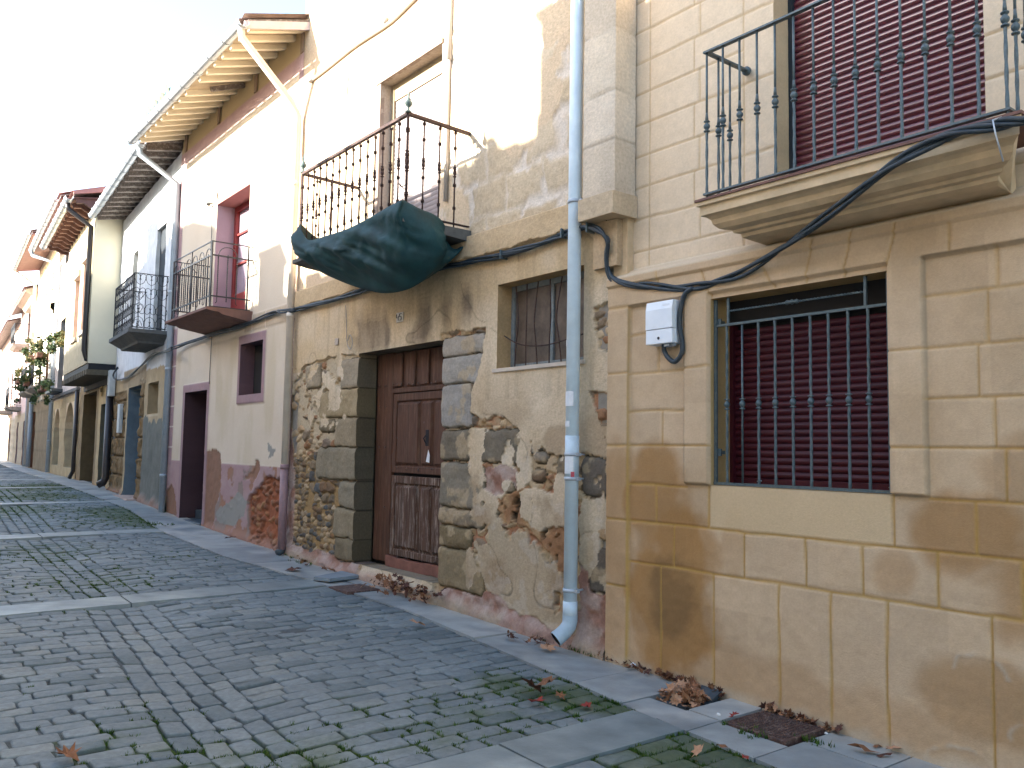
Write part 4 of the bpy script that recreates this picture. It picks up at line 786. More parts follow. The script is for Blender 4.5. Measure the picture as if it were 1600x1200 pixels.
# shaded porch door, window and the balcony door
x0, x1, z0, z1 = CD; mb = MB(); mb.box(x0, x1, .50, .54, z0, z1); mb.box(x0 + .1, x1 - .1, .488, .50, 1.3, 2.2, .006); mb.box(x0 + .1, x1 - .1, .488, .50, .5, 1.2, .006); part(TC, 'front_door', mb, mat('dark_maroon_door', (.05, .018, .020), rough=.5))
mb = MB(); mb.box(x0, x1, -.04, .25, -.1, .30, .008); mb.box(x0, x1, .25, .5, .1, .44, .008); part(TC, 'door_step', mb, M['slate'])
x0, x1, z0, z1 = CW; mb = MB(); mb.box(x0, x1, .20, .215, z0, z1); part(TC, 'window_pane', mb, M['dark'])
x0, x1, z0, z1 = CU_; mb = MB()
for a, b, c, d in ((x0, x0 + .10, z0, z1), (x1 - .09, x1, z0, z1), (x0 + .1, x1 - .09, z1 - .11, z1), ((x0 + x1) / 2 - .06, (x0 + x1) / 2 + .06, z0, z1 - .11), (x0 + .1, x1 - .09, z0, z0 + .5)): mb.box(a, b, Y_ - .07, Y_ - .01, c, d, .005)
for z in (4.5, 5.0): mb.box(x0 + .1, x1 - .09, Y_ - .05, Y_ - .02, z - .015, z + .015)
bd = part(TC, 'balcony_door', mb, M['red_wood']); mb = MB(); mb.box(x0, x1, Y_ - .015, Y_ - .003, z0, z1); part(TC, 'glass_pane', mb, mat('sky_glass', (.30, .25, .30), rough=.12, spec=.8), bd)
mb = MB(); mb.box(x0, x1, -.0 - .005, Y_ - .07, z1 - .03, z1 - .002); part(TC, 'lintel_board', mb, mat('red_lintel', (.36, .16, .13), rough=.7))
X0, X1, Y0, ZS, ZT = -3.42, -1.60, -.60, 3.50, 4.46
mb = MB(); mb.prismx([(.0, ZS), (Y0 - .07, ZS), (Y0 - .07, ZS - .035), (Y0 + .0, ZS - .055), (Y0 + .10, ZS - .06), (Y0 + .16, ZS - .09), (0, ZS - .16)], X0 - .10, X1 + .08); part(TC, 'balcony_slab', mb, M['concrete_red'])
mb = MB(); w_ = .016
for z, h in ((ZT, .014), (ZT - .20, .02), (ZS + .17, .02), (ZS + .02, .012)):
    mb.box(X0, X1, Y0 - w_ / 2, Y0 + w_ / 2, z - h / 2, z + h / 2)
    for xx in (X0, X1): mb.box(xx - w_ / 2, xx + w_ / 2, Y0, 0 if z > ZS + .3 else -.02, z - h / 2, z + h / 2)
for xx in (X0, X1): mb.box(xx - .011, xx + .011, Y0 - .011, Y0 + .011, ZS, ZT); mb.box(xx - .01, xx + .01, -.08, -.06, ZS, ZT)
mb.box((X0 + X1) / 2 - .008, (X0 + X1) / 2 + .008, Y0 - .008, Y0 + .008, ZS, ZT)
rl = part(TC, 'balcony_railing', mb, M['iron_rail']); b0 = None
def hoop(a, b):   # one arched hoop on two twisted legs and a middle spindle; a -> b on the railing
    a = Vector(a); b = Vector(b); d = (b - a); L = d.length; d.normalize(); mb = MB(); m_ = (a + b) / 2; r = L * .36; zc = ZT - .20
    mb.tube([(m_.x + d.x * r * math.cos(t), m_.y + d.y * r * math.cos(t), zc + min(.17, r) * math.sin(t) * 1.0) for t in np.linspace(0, math.pi, 12)], .0065, 6)
    for s_ in (-1, 1):
        q = m_ + d * r * s_; mb.twist((q.x, q.y), ZS + .18, zc - .005, .014, .06); mb.tube([(q.x, q.y, ZS + .17), (q.x, q.y, ZS + .09), (q.x + d.x * .02 * s_, q.y + d.y * .02 * s_, ZS + .07)], .006, 6)
    mb.twist((m_.x, m_.y), ZS + .10, zc + .02, .014, .06); mb.lathe((m_.x, m_.y, zc), [(-.02, .008), (0, .018), (.03, .003)], 8)
    return mb
for k in range(6): a = X0 + (X1 - X0) * k / 6; part(TC, 'railing_hoop', hoop((a, Y0, 0), (a + (X1 - X0) / 6, Y0, 0)), M['iron_rail'], rl)
for xx in (X0, X1): part(TC, 'railing_hoop', hoop((xx, Y0 + .04, 0), (xx, Y0 + .42, 0)), M['iron_rail'], rl)
mb = MB(); hx, hz_ = FC.at(332, 318); mb.tube([(hx, 0, hz_), (hx, -.08, hz_), (hx + .02, -.1, hz_ - .05)], .012, 6); mb.lathe((hx, -.06, hz_ - .02), [(-.03, .02), (0, .035), (.03, .015)], 8); mb.obox((hx + .25, -.01, hz_ + .03), (hx + .62, -.12, hz_ + .03), .02, .012); part(TC, 'awning_hook', mb, M['concrete_dark'])
# small weeds in the gutter
for k, px in enumerate((228, 233, 238, 243, 249, 254, 262)):
    x, z = FC.at(px, (213, 205, 197, 190, 182, 175, 166)[k], -.93); mb = MB(); rr = random.Random(k)
    for j in range(26):
        a = rr.uniform(0, 6.28); l = rr.uniform(.06, .15) * (1.0 + .2 * (k == 6)); q = Vector((math.cos(a) * .5, math.sin(a) * .3, 1)).normalized() * l; b_ = Vector((x + rr.uniform(-.04, .04), -.93, 7.0)); s_ = Vector((.018, 0, .006))
        mb.add([b_ - s_, b_ + s_, b_ + q * .7 + s_ * 1.6, b_ + q, b_ + q * .7 - s_ * 1.6], [(0, 1, 2, 3, 4)])
    single('gutter_weed', mb, M['weed'], FC, (x, -.93, 7.0), 'small grey-green weed sprouting from the far end of the cream house gutter', 'weed', 'weeds in the gutter')
# ================================================================ WHITE HOUSE WITH SCROLLED BALCONY (D)
TD = Thing('white_house', 'narrow white house with scrolled iron balcony and grey cement patch beside its blue-grey doorway', 'house', FD, (-3, 0, .38))
DD = (FD.x(196, 700), FD.x(214.5, 700), .42, 2.78); DW = (-2.11, -1.12, 2.14, 2.76); DU = (-1.98, -1.10, 3.68, 5.86); DS = (-4.55, -3.95, 4.2, 5.85)
def fnD(X, Z):
    up = Z > 3.05 + (fbm(X, Z, .5, 3, 201) - .5) * .2
    C = mixc(full(X, lin('b3a184')), full(X, lin('9a8767')), fbm(X, Z, .5, 4, 203)); H = (fbm(X, Z, .3, 4, 204) - .5) * .03
    C = np.where(up[..., None], mixc(full(X, lin('cfd0d0')), full(X, lin('bfc3c6')), fbm(X, Z, .7, 3, 205)), C)
    gry = (X > -2.45) & (X < -.25) & (Z < 2.02 + (fbm(X, Z, .3, 4, 206) - .5) * .3); C = np.where(gry[..., None], mixc(full(X, lin('74746c')), full(X, lin('62655f')), fbm(X, Z, .3, 4, 207)), C)
    # eroded stone piers left and right of the doorway
    pier = ((X < -4.5) & (Z < 2.75)) | ((X > -3.15) & (X < -2.45) & (Z < 2.9)); row = np.floor((Z + .1 * hsh(np.floor(X / .6).astype(int), 3)) / .42); e = abs((Z / .42) % 1 - .5) * 2
    C = np.where(pier[..., None], mixc(full(X, lin('8a7456')), full(X, lin('68563e')), fbm(X, Z, .18, 4, 208)), C); groove = pier * ((e > .93) | (abs(((X * 1.0 + .1 * row) / .33) % 1 - .5) > .46)); H = H + pier * ((fbm(X, Z, .12, 4, 209) - .5) * .10) - groove * .05
    C = mixc(C, C * .5, groove * 1.)
    lint = (X > -5.0) & (X < -2.4) & (Z > 2.78) & (Z < 3.2); C = np.where(lint[..., None], mixc(full(X, lin('a39379')), full(X, lin('877760')), fbm(X, Z, .3, 4, 210)), C)
    foot = 1 - sm(.02, .2, Z - .38 + (fbm(X, Z, .3, 3, 211) - .5) * .2); C = mixc(C, full(X, lin('97796a')), foot * .8); H = H + foot * .06
    m_ = (X > DW[0] - .08) & (X < DW[1] + .05) & (Z > DW[2] - .06) & (Z < DW[2]); C = np.where(m_[..., None], lin('b9a98e'), C)
    return H, C
front(TD, 'wall', -6.2, -.002, 0, 6.95, .03, [(*DD, .62, lin('66737a')), (*DW, .28, lin('9c8c70')), (*DU, .08, lin('c8c8c4')), (*DS, .14, lin('b9b4ac'))], fnD, M['far_wall'])
shell(TD, -6.2, 0, 6.95, M['concrete'], zf=0)
for (a, b, c, d), nm, mt, y in ((DD, 'front_door', 'grey_door', .56), (DW, 'blocked_window', 'cream_stone', .26), (DU, 'balcony_door', 'teal', .07), (DS, 'small_window', 'frame_grey', .12)):
    mb = MB(); mb.box(a, b, y, y + .05, c, d); part(TD, nm, mb, M[mt])
X0, X1, Y0, ZS, ZT = -2.72, -.66, -.60, 3.66, 4.70
mb = MB(); vs = []
for z, i in ((ZS, -.07), (ZS - .07, -.07), (ZS - .10, -.02), (ZS - .20, .12), (ZS - .24, .14)): vs += [(X0 + i, Y0 + i * 1.0, z), (X1 - i, Y0 + i, z), (X1 - i, .02, z), (X0 + i, .02, z)]
mb.add(vs, [(0, 1, 2, 3), (16, 19, 18, 17)] + [(k * 4 + a, k * 4 + (a + 1) % 4, k * 4 + 4 + (a + 1) % 4, k * 4 + 4 + a) for k in range(4) for a in range(4)]); part(TD, 'balcony_slab', mb, M['concrete_dark'])
mb = MB()
for z in (ZT, ZS + .03):
    mb.obox((X0, Y0, z), (X1, Y0, z), .012, .012)
    if z in (ZT, ZS + .03):
        for xx in (X0, X1): mb.obox((xx, Y0, z), (xx, 0, z), .012, .012)
for xx in (X0, X1): mb.obox((xx, Y0, ZS), (xx, Y0, ZT), .014, .014, (0, 1, 0)); mb.obox((xx, -.03, ZS), (xx, -.03, ZT), .014, .014, (0, 1, 0))
rl = part(TD, 'balcony_railing', mb, M['black'])
def scroll(o, d, w_=.15):
    mb = MB(); o = Vector(o); d = Vector(d)
    P = lambda a, z: o + d * a + Vector((0, 0, z))
    mb.tube([P(0, ZS), P(0, ZT)], .0055, 5)
    r = w_ * .46
    for s_ in (-1, 1):
        for zc, sg in ((ZT - .02 - r, 1), (ZT - .28 - r, 1), (ZS + .05 + r, -1), (ZS + .30 + r, -1)):
            mb.tube([P(s_ * r, zc) + d * (s_ * r * .97 * math.cos(t)) + Vector((0, 0, sg * r * 1.25 * math.sin(t))) for t in np.linspace(math.pi * 1.25, -math.pi * .28, 12)], .0048, 4); mb.tube([P(s_ * r * 1.9, zc - sg * r * .2), P(s_ * r * 1.2, zc - sg * r * 1.9), P(0, zc - sg * r * 2.6)], .0045, 4)
    return mb
for k in range(11): part(TD, 'railing_scroll', scroll((X0 + .09 + k * .188, Y0, 0), (1, 0, 0), .11), M['black'], rl)
for k in range(3): part(TD, 'railing_scroll', scroll((X1, Y0 + .10 + k * .195, 0), (0, 1, 0), .115), M['black'], rl)
for k in range(2): part(TD, 'railing_scroll', scroll((X0, Y0 + .15 + k * .28, 0), (0, 1, 0), .10), M['black'], rl)
mb = MB(); mb.prismx([(.1, 7.16), (-.62, 7.02), (-.62, 6.99), (.1, 7.12)], -6.15, .03); part(TD, 'soffit', mb, M['rafter'])
b0 = None
for k in range(14):
    x = -6.0 + k * .45
    if b0 is None: mb = MB(); mb.obox((x, .1, 7.06), (x, -.60, 6.93), .10, .13); b0 = part(TD, 'rafter', mb, M['rafter'], base=(x, 0, 7)); r0 = x
    else: dup(b0, x - r0)
roof(TD, -6.2, .02, 7.05, -.66, 8, .32, M['tile']); gutter(TD, -6.2, .0, -.70, 6.99, .085)
def fpipe(T, fr, px, y, ztop, zbot, r=.05, mt='pvc', swan_to=None, col=(4.0, 1.2), py=600):
    x = fr.x(px, py, y); pts = []
    if swan_to: g = Vector(swan_to); pts = [g, g + Vector((0, .03, -.12))]
    pts += [(x, y, ztop), (x, y, zbot)]; return pipe(T, pts, r, mt, [((x, y, z), .025) for z in col])
fpipe(TD, FD, 262, -.07, 6.30, .33, .055, 'far_pvc', (-.25, -.70, 6.92), (4.3, 2.9, 1.0))
xq = FD.x(168, 690, -.09); pipe(TD, [(xq, -.09, 2.95), (xq, -.09, .72), (xq - .0, -.14, .62), (xq - .05, -.24, .56)], .085, 'brown_pipe')
mb = MB(); x, z = FD.at(176, 598, -.08); mb.box(x - .26, x + .05, -.16, -.02, z - .32, z + .30, .01)
single('junction_box', mb, M['dull_box'], FD, (x, -.08, z), 'pale grey junction box under the cable beside the cream overhanging storey', 'electrical box')
mb = MB(); x, z = FD.at(187.5, 652, -.05); mb.box(x - .14, x + .14, -.09, -.01, z - .36, z + .30, .01)
single('meter_box', mb, M['dull_box'], FD, (x, -.05, z), 'slim white meter box left of the blue-grey doorway', 'electrical box')
mb = MB(); mb.box(DD[0] - .1, DD[1] + .3, -.22, .5, .28, .425, .02); part(TD, 'door_step', mb, mat('worn_pink_step', (.42, .30, .24), rough=.9, bump=.01, var=.3))
# ================================================================ HOUSE WITH OVERHANGING STOREY (E)
TE = Thing('oriel_house', 'cream house whose overhanging upper storey rests on dark beams above stone piers', 'house', FD, (-9.3, 0, .45))
EO = (FD.x(126.5, 700), FD.x(147, 700), .42, 2.95); ED = (FD.x(154.5, 700), FD.x(168, 700), .42, 2.55)
def fnE(X, Z):
    C = mixc(full(X, lin('bba988')), full(X, lin('a38e68')), fbm(X, Z, .5, 4, 301)); H = (fbm(X, Z, .3, 4, 302) - .5) * .03
    pier = (X < -8.6); C = np.where(pier[..., None], mixc(full(X, lin('9a8768')), full(X, lin('776650')), fbm(X, Z, .3, 4, 303)), C)
    jn = pier * (abs((Z / .6) % 1 - .5) > .485); C = mixc(C, C * .6, jn * 1.); C = mixc(C, full(X, lin('93775c')), (1 - sm(.3, .9, Z)) * .6); return H, C
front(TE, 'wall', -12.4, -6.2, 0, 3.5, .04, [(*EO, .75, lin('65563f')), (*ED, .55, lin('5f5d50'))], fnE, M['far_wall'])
shell(TE, -12.4, -6.2, 7.4, M['cream_stone'], zf=0)
for (a, b, c, d), y, nm in ((EO, .74, 'garage_door'), (ED, .54, 'front_door')): mb = MB(); mb.box(a, b, y, y + .05, c, d); part(TE, nm, mb, M['rafter'])
OX0, OX1, OY = -11.2, -6.22, -.62
WN = [(-9.38, -8.48, 4.28, 5.90), (-7.84, -6.95, 4.32, 6.10)]
def fnO(X, Z):
    C = mixc(full(X, lin('d6cbb0')), full(X, lin('cdc09f')), fbm(X, Z, .8, 3, 305)); C = np.where((Z < 3.98)[..., None], lin('b3a78c'), C); return -OY + (fbm(X, Z, .5, 2, 306) - .5) * .01, C
front(TE, 'oriel_wall', OX0, OX1, 3.45, 7.25, .1, [(*w, OY + .14, lin('c0a896')) for w in WN], fnO, M['far_wall'])
mb = MB(); mb.box(OX1 - .05, OX1 - .001, OY + .006, .02, 3.45, 7.25); mb.box(OX0, OX0 + .05, OY + .006, .02, 3.45, 7.25); mb.box(OX0 + .05, OX1 - .05, OY + .16, 0, 3.45, 3.5); part(TE, 'oriel_side', mb, mat('cream_render', (.62, .57, .43), rough=.9, var=.05, vscale=1.5))
mb = MB()
for a, b, c, d in WN: mb.box(a, b, OY + .135, OY + .16, c, d)
part(TE, 'window_blind', mb, mat('pinkish_blind', (.34, .27, .23), rough=.8))
for a, b, c, d in WN: mb = MB(); mb.box(a - .08, b + .08, OY - .06, OY + .01, d, d + .16); part(TE, 'window_lintel', mb, mat('stone_lintel', (.42, .36, .30), rough=.9)); mb = MB(); mb.box(a - .05, b + .05, OY - .06, OY + .01, c - .1, c); part(TE, 'window_sill', mb, M['concrete'])
mb = MB(); mb.box(OX0 - .05, OX1 + .02, OY + .02, .0, 3.30, 3.44); mb.box(OX0 - .05, OX1 + .04, -.05, .1, 3.02, 3.30)
part(TE, 'floor_beam', mb, M['black'])
b0 = None
for k in range(15):
    x = OX0 + .1 + k * .345
    if b0 is None: mb = MB(); mb.box(x - .07, x + .07, OY - .02, .05, 3.16, 3.30, .01); b0 = part(TE, 'joist_end', mb, mat('old_joist', (.09, .075, .05), rough=.9, var=.3), base=(x, 0, 3.2)); r0 = x
    else: dup(b0, x - r0)
mb = MB(); mb.prismx([(.1, 7.5), (-1.12, 7.32), (-1.12, 7.29), (.1, 7.46)], -12.3, -6.0); part(TE, 'soffit', mb, M['rafter_red']); b0 = None
for k in range(13):
    x = -12.1 + k * .5
    if b0 is None: mb = MB(); mb.prismx([(-.55, 7.42), (-1.12, 7.33), (-1.05, 7.20), (-.9, 7.22), (-.75, 7.13), (-.55, 7.12)], x - .06, x + .06); b0 = part(TE, 'rafter', mb, M['rafter_red'], base=(x, 0, 7)); r0 = x
    else: dup(b0, x - r0)
roof(TE, -12.4, -5.9, 7.40, -1.18, 9, .34, M['tile_red']); gutter(TE, -12.3, -5.95, -1.22, 7.32, .09)
mb = MB(); mb.prismx([(-1.15, 7.43), (1.8, 8.43), (1.8, 8.1), (-1.15, 7.36)], -5.95, -5.88); part(TE, 'verge_board', mb, M['tile_red'])
x = OX1 - .12; y = OY - .07; pipe(TE, [(x, -1.22, 7.25), (x, -1.2, 7.1), (x, y, 6.75), (x, y, 4.0), (x, y, 3.75), (x + .02, y + .05, 3.55), (x + .03, -.2, 3.40)], .062, 'brown_pipe')
xq = FD.x(116, 700, -.07); pipe(TE, [(xq, -.07, 3.1), (xq, -.07, .7), (xq - .15, -.14, .50)], .06, 'brown_pipe')
mb = MB(); x, z = FD.at(159, 609, -.02); mb.box(x - .10, x + .10, -.035, -.02, z - .16, z + .14, .004)
o = single('house_number', mb, M['ochre'], FD, (x, -.03, z), 'narrow upright number plate under the dark beams of the cream overhanging storey', 'sign'); mb = MB(); dig(mb, '4', x - .07, z - .06, .10, -.04); dig(mb, '3', x + .01, z - .06, .10, -.04); me = part(TE, 'numeral', mb, M['ink']); me.parent = o; me.location = Vector(TE.org) - Vector((x, -.03, z))
# ================================================================ FARTHER HOUSES
def plainfn(cols, seed, split=None, c2=None):
    def fn(X, Z):
        C = mixc(full(X, lin(cols[0])), full(X, lin(cols[1])), fbm(X, Z, .8, 4, seed)); H = (fbm(X, Z, .4, 4, seed + 1) - .5) * .04
        if split:
            b = Z < split; C2 = mixc(full(X, lin(c2[0])), full(X, lin(c2[1])), fbm(X, Z, .35, 4, seed + 2)); e = abs((Z / .4) % 1 - .5) > .46; C2 = mixc(C2, C2 * .7, e * .6); C = np.where(b[..., None], C2, C); H = np.where(b, H * 1.8, H * .4)
        return H, C
    return fn
TF = Thing('pink_house', 'pale pinkish house with two arched ground floor niches and dark narrow openings above', 'house', FD, (-16.6, 0, .45))
A1 = (FD.x(83, 700), FD.x(91, 700), .75, 2.75); A2 = (FD.x(100, 700), FD.x(112.5, 700), .75, 2.85)
FW = [(-18.9, -17.3, 3.45, 5.98), (-18.6, -17.5, 8.0, 8.38), (-16.2, -15.2, 3.45, 5.6)]
front(TF, 'wall', -20.9, -12.41, 0, 9.2, .07, [(*A1, .28, lin('a3967c')), (*A2, .28, lin('a3967c'))] + [(*w, .3, lin('8f8a86')) for w in FW], plainfn(('cfc4bc', 'c6b8b0'), 400, 3.1, ('b3a180', 'a48f6c')), M['far_wall'])
shell(TF, -20.9, -12.41, 9.2, M['cream_stone'], zf=0)
for (a, b, c, d), nm in ((A1, 'niche'), (A2, 'niche')):
    mb = MB(); mb.box(a, b, .27, .31, c, d); part(TF, 'niche_back', mb, mat('niche_stone', (.30, .25, .18), rough=.9, var=.2)); r_ = (b - a) / 2; mm = (a + b) / 2
    for s_ in (-1, 1): mb = MB(); mb.prism([(mm + s_ * r_, d)] + [(mm + s_ * r_ * math.sin(t), d - r_ * .8 + r_ * .8 * math.cos(t)) for t in np.linspace(0, math.pi / 2, 7)], -.004, .27); part(TF, 'niche_arch', mb, M['cream_stone'])
for a, b, c, d in FW: mb = MB(); mb.box(a, b, .24, .28, c, d); part(TF, 'window_shutter', mb, M['teal'])
mb = MB(); mb.box(-19.2, -17.0, -.35, .0, 3.28, 3.42, .02); part(TF, 'balcony_slab', mb, M['slate'])
mb = MB(); mb.box(-20.9, -12.5, -.10, .0, 3.12, 3.24, .02); part(TF, 'string_course', mb, M['concrete_dark'])
mb = MB(); mb.prismx([(.1, 9.1), (-.85, 8.86), (-.85, 8.82), (.1, 9.05)], -20.9, -12.2); part(TF, 'soffit', mb, M['rafter_red'])
roof(TF, -20.95, -12.1, 8.92, -.9, 9, .34, M['tile_red']); gutter(TF, -20.9, -12.15, -.95, 8.86, .1); fpipe(TF, FD, 76, -.1, 8.2, .45, .075, 'far_pvc', (-20.6, -.95, 8.75), (4.5, 3.0, 1.6), 700)
TG = Thing('yellow_brick_house', 'tall pale yellow brick house with heavy ochre cornice and deep brown soffit', 'house', FD, (-25.2, 0, .42))
GW = [(x, x + .55, 7.55, 9.05) for x in (-23.0, -25.6, -28.3)]; GD = [(-23.6, -22.6, 3.75, 5.9), (-26.5, -25.5, 3.75, 5.9), (-28.8, -27.0, .4, 2.9)]
def fnG(X, Z):
    H, C = plainfn(('d6ccba', 'cbbfa8'), 450, 3.3, ('93826a', '76674f'))(X, Z); c_ = (Z > 6.65) & (Z < 6.95); return H + c_ * .2 + ((Z > 6.5) & (Z <= 6.65)) * .1, np.where(((Z > 6.5) & (Z < 6.95))[..., None], lin('a89a78'), C)
front(TG, 'wall', -29.6, -20.92, 0, 10, .09, [(*w, .2, lin('6b4d3c')) for w in GW + GD], fnG, M['far_wall']); shell(TG, -29.6, -20.92, 10, M['brick'], zf=0)
for a, b, c, d in GW:
    mb = MB(); mb.box(a, b, .16, .2, c, d); lv = part(TG, 'louvre', mb, M['brick'])
    mb = MB()
    for k in range(9): mb.box(a, b, -.01, .16, c + .06 + k * .165, c + .13 + k * .165)
    part(TG, 'louvre_slats', mb, M['brick'], lv)
for a, b, c, d in GD: mb = MB(); mb.box(a, b, .17, .2, c, d); part(TG, 'balcony_door' if c > 3 else 'gateway_door', mb, M['rafter'])
mb = MB(); mb.prismx([(.1, 9.75), (-.95, 9.55), (-.95, 9.50), (.1, 9.70)], -29.7, -20.95); part(TG, 'soffit', mb, mat('brown_soffit', (.26, .15, .13), rough=.8, bump=.004, var=.15))
roof(TG, -29.8, -20.9, 9.62, -1.0, 9, .34, M['tile']); gutter(TG, -29.7, -20.95, -1.05, 9.56, .1); pipe(TG, [(-29.4, -1.05, 9.5), (-29.4, -.15, 8.9), (-29.4, -.12, .5)], .075, 'pvc_cream'); fpipe(TG, FD, 45, -.12, 3.6, .45, .09, 'far_pvc', None, (2.5,), 700)
def rail(T, X0, X1, Y0, ZS, ZT, n=14):
    mb = MB(); mb.prismx([(0, ZS), (Y0 - .08, ZS), (Y0 - .06, ZS - .08), (Y0 + .1, ZS - .18), (0, ZS - .22)], X0 - .08, X1 + .08); part(T, 'balcony_slab', mb, M['concrete'])
    mb = MB()
    for z in (ZS + .08, ZT):
        mb = MB(); mb.obox((X0, Y0, z), (X1, Y0, z), .03, .03); mb.obox((X0, Y0, z), (X0, 0, z), .03, .03); mb.obox((X1, Y0, z), (X1, 0, z), .03, .03)
        if z < ZT: part(T, 'bottom_rail', mb, M['iron_rail'])
    r_ = part(T, 'balcony_railing', mb, M['iron_rail']); b = None
    for x, y in [(X0 + (X1 - X0) * k / n, Y0) for k in range(n + 1)] + [(X1, Y0 * .66), (X1, Y0 * .33)]:
        if b is None: mb = MB(); mb.tube([(x, y, ZS), (x, y, ZT)], .011, 5); b = part(T, 'railing_bar', mb, M['iron_rail'], r_, base=(x, y, ZS)); q = (x, y)
        else: dup(b, x - q[0], y - q[1])
rail(TG, -24.4, -21.9, -.55, 3.75, 4.75); rail(TG, -28.6, -25.5, -.55, 3.75, 4.75)
TH = Thing('rose_house', 'distant rose and white house with brick eaves and two iron balconies', 'house', FD, (-35, 0, .38))
HW = [(-34.6, -33.0, 6.6, 8.6), (-31.9, -30.6, 3.6, 5.7), (-37.6, -36.2, 3.6, 5.7), (-33.6, -32.6, .4, 2.6), (-31.6, -30.9, 1.2, 2.5), (-38, -37, .4, 2.6)]
front(TH, 'wall', -40, -29.62, 0, 9.0, .12, [(*w, .22, lin('8a7770')) for w in HW], plainfn(('d8c0b8', 'cfb0a8'), 470, 3.0, ('b5a690', 'a3927a')), M['far_wall']); shell(TH, -40, -29.62, 9, M['brick'], zf=0)
for w in HW: a, b, c, d = w; mb = MB(); mb.box(a, b, .18, .21, c, d); part(TH, 'window_shutter' if c > 1 else 'door', mb, M['rafter'])
mb = MB(); mb.prismx([(.1, 8.9), (-.5, 8.75), (-.5, 8.6), (-.3, 8.5), (-.15, 8.3), (.1, 8.2)], -35, -29.65); part(TH, 'brick_eaves', mb, M['brick'])
roof(TH, -40, -29.6, 8.75, -.6, 9, .34, M['tile_red']); gutter(TH, -40, -29.7, -.62, 8.68, .09); pipe(TH, [(-30.1, -.12, 8.4), (-30.1, -.12, .4)], .07, 'far_pvc'); rail(TH, -35.2, -32.4, -.7, 6.4, 7.4); rail(TH, -38.4, -35.8, -.6, 3.4, 4.4)
TI = Thing('far_corner_house', 'small far pinkish house with red tiled roof closing the view at the left edge', 'house', FD, (-48, 0, .36))
IW = [(-45, -43.6, 3.6, 5.8), (-49, -47.6, 3.6, 5.8), (-44.4, -43, .4, 2.6), (-48, -47, .4, 2.6), (-45, -43.8, 6.6, 7.8)]
front(TI, 'wall', -60, -40.02, 0, 8.6, .2, [(*w, .2, lin('8a7770')) for w in IW], plainfn(('d9c6be', 'cfb6ae'), 480, 3.0, ('bdb09c', 'aa9c86')), M['far_wall']); shell(TI, -60, -40.02, 8.6, M['brick'], zf=0)
for w in IW: a, b, c, d = w; mb = MB(); mb.box(a, b, .16, .19, c, d); part(TI, 'window_shutter' if c > 1 else 'door', mb, M['rafter'])
roof(TI, -60, -40, 8.4, -.7, 9, .34, M['tile_red']); rail(TI, -46.5, -42.5, -.7, 3.4, 4.4)
# potted plants on the far balconies
def bush(name, label, fr, cx, cy, cz, rx, ry, rz_, n, seed, group=None, pot=True, yel=.35, hang=False):
    rr = random.Random(seed); T = Thing(name, label, 'plant', fr, (cx, cy, cz), group)
    mb = MB(); 
    if pot: mb.box(cx - rx * .8, cx + rx * .8, cy - .1, cy + .1, cz, cz + .18, .02); part(T, 'planter', mb, M['terracotta'])
    g = MB(); yb = MB()
    cl = [(rr.gauss(0, .5) * rx, rr.gauss(0, .4) * ry, abs(rr.gauss(.2, .5)) * rz_ * (-1 if hang and rr.random() < .4 else 1)) for _ in range(9)]
    for k in range(n):
        c = rr.choice(cl); p = Vector((cx + c[0] + rr.gauss(0, .2) * rx, cy + c[1] + rr.gauss(0, .2) * ry, cz + .15 + c[2] + rr.gauss(0, .16) * rz_)); a = Vector((rr.gauss(0, 1), rr.gauss(0, 1), rr.gauss(0, .6))).normalized(); b = a.cross(Vector((rr.gauss(0, 1), rr.gauss(0, 1), rr.gauss(0, 1)))).normalized(); s_ = rr.uniform(.05, .10)
        (yb if (c[0] + c[2] > .1 and rr.random() < yel * 1.6) or rr.random() < yel * .3 else g).add([p - b * s_ * .5, p + a * s_ * .6, p + b * s_ * .5, p - a * s_ * .6 + Vector((0, 0, -.01))], [(0, 1, 2, 3)])
    part(T, 'leaves', g, M['foliage'])
    if yb.v: part(T, 'yellow_leaves', yb, M['foliage_y'])
bush('window_plant', 'round green and yellowing plant hanging high on the pale pink house front', FD, *[FD.x(90, 540, -.35)], -.35, FD.at(90, 546, -.35)[1], 1.0, .3, .42, 1700, 3, None, False, .35, True)
for k, (px, py, sx) in enumerate(((47, 560, .5), (60, 556, .45), (28, 588, .5), (40, 592, .5), (66, 600, .55))):
    y = -.68; x, z = FD.at(px, py + (4 if k < 2 else 12), y)
    bush('potted_plant', ('trailing yellow-green plant in a terracotta trough on the upper rail of the near flower balcony', 'olive plant at the right end of the upper flower balcony rail', 'yellowing plant at the far end of the flower balconies, leftmost pot', 'dense green plant between the two flower balconies', 'bushy dark green plant at the foot of the near flower balcony')[k], FD, x, y, z, sx * 1.35, .28, .45, 750, 20 + k, None, True, (.35, .5, .4, .15, .05)[k], True)
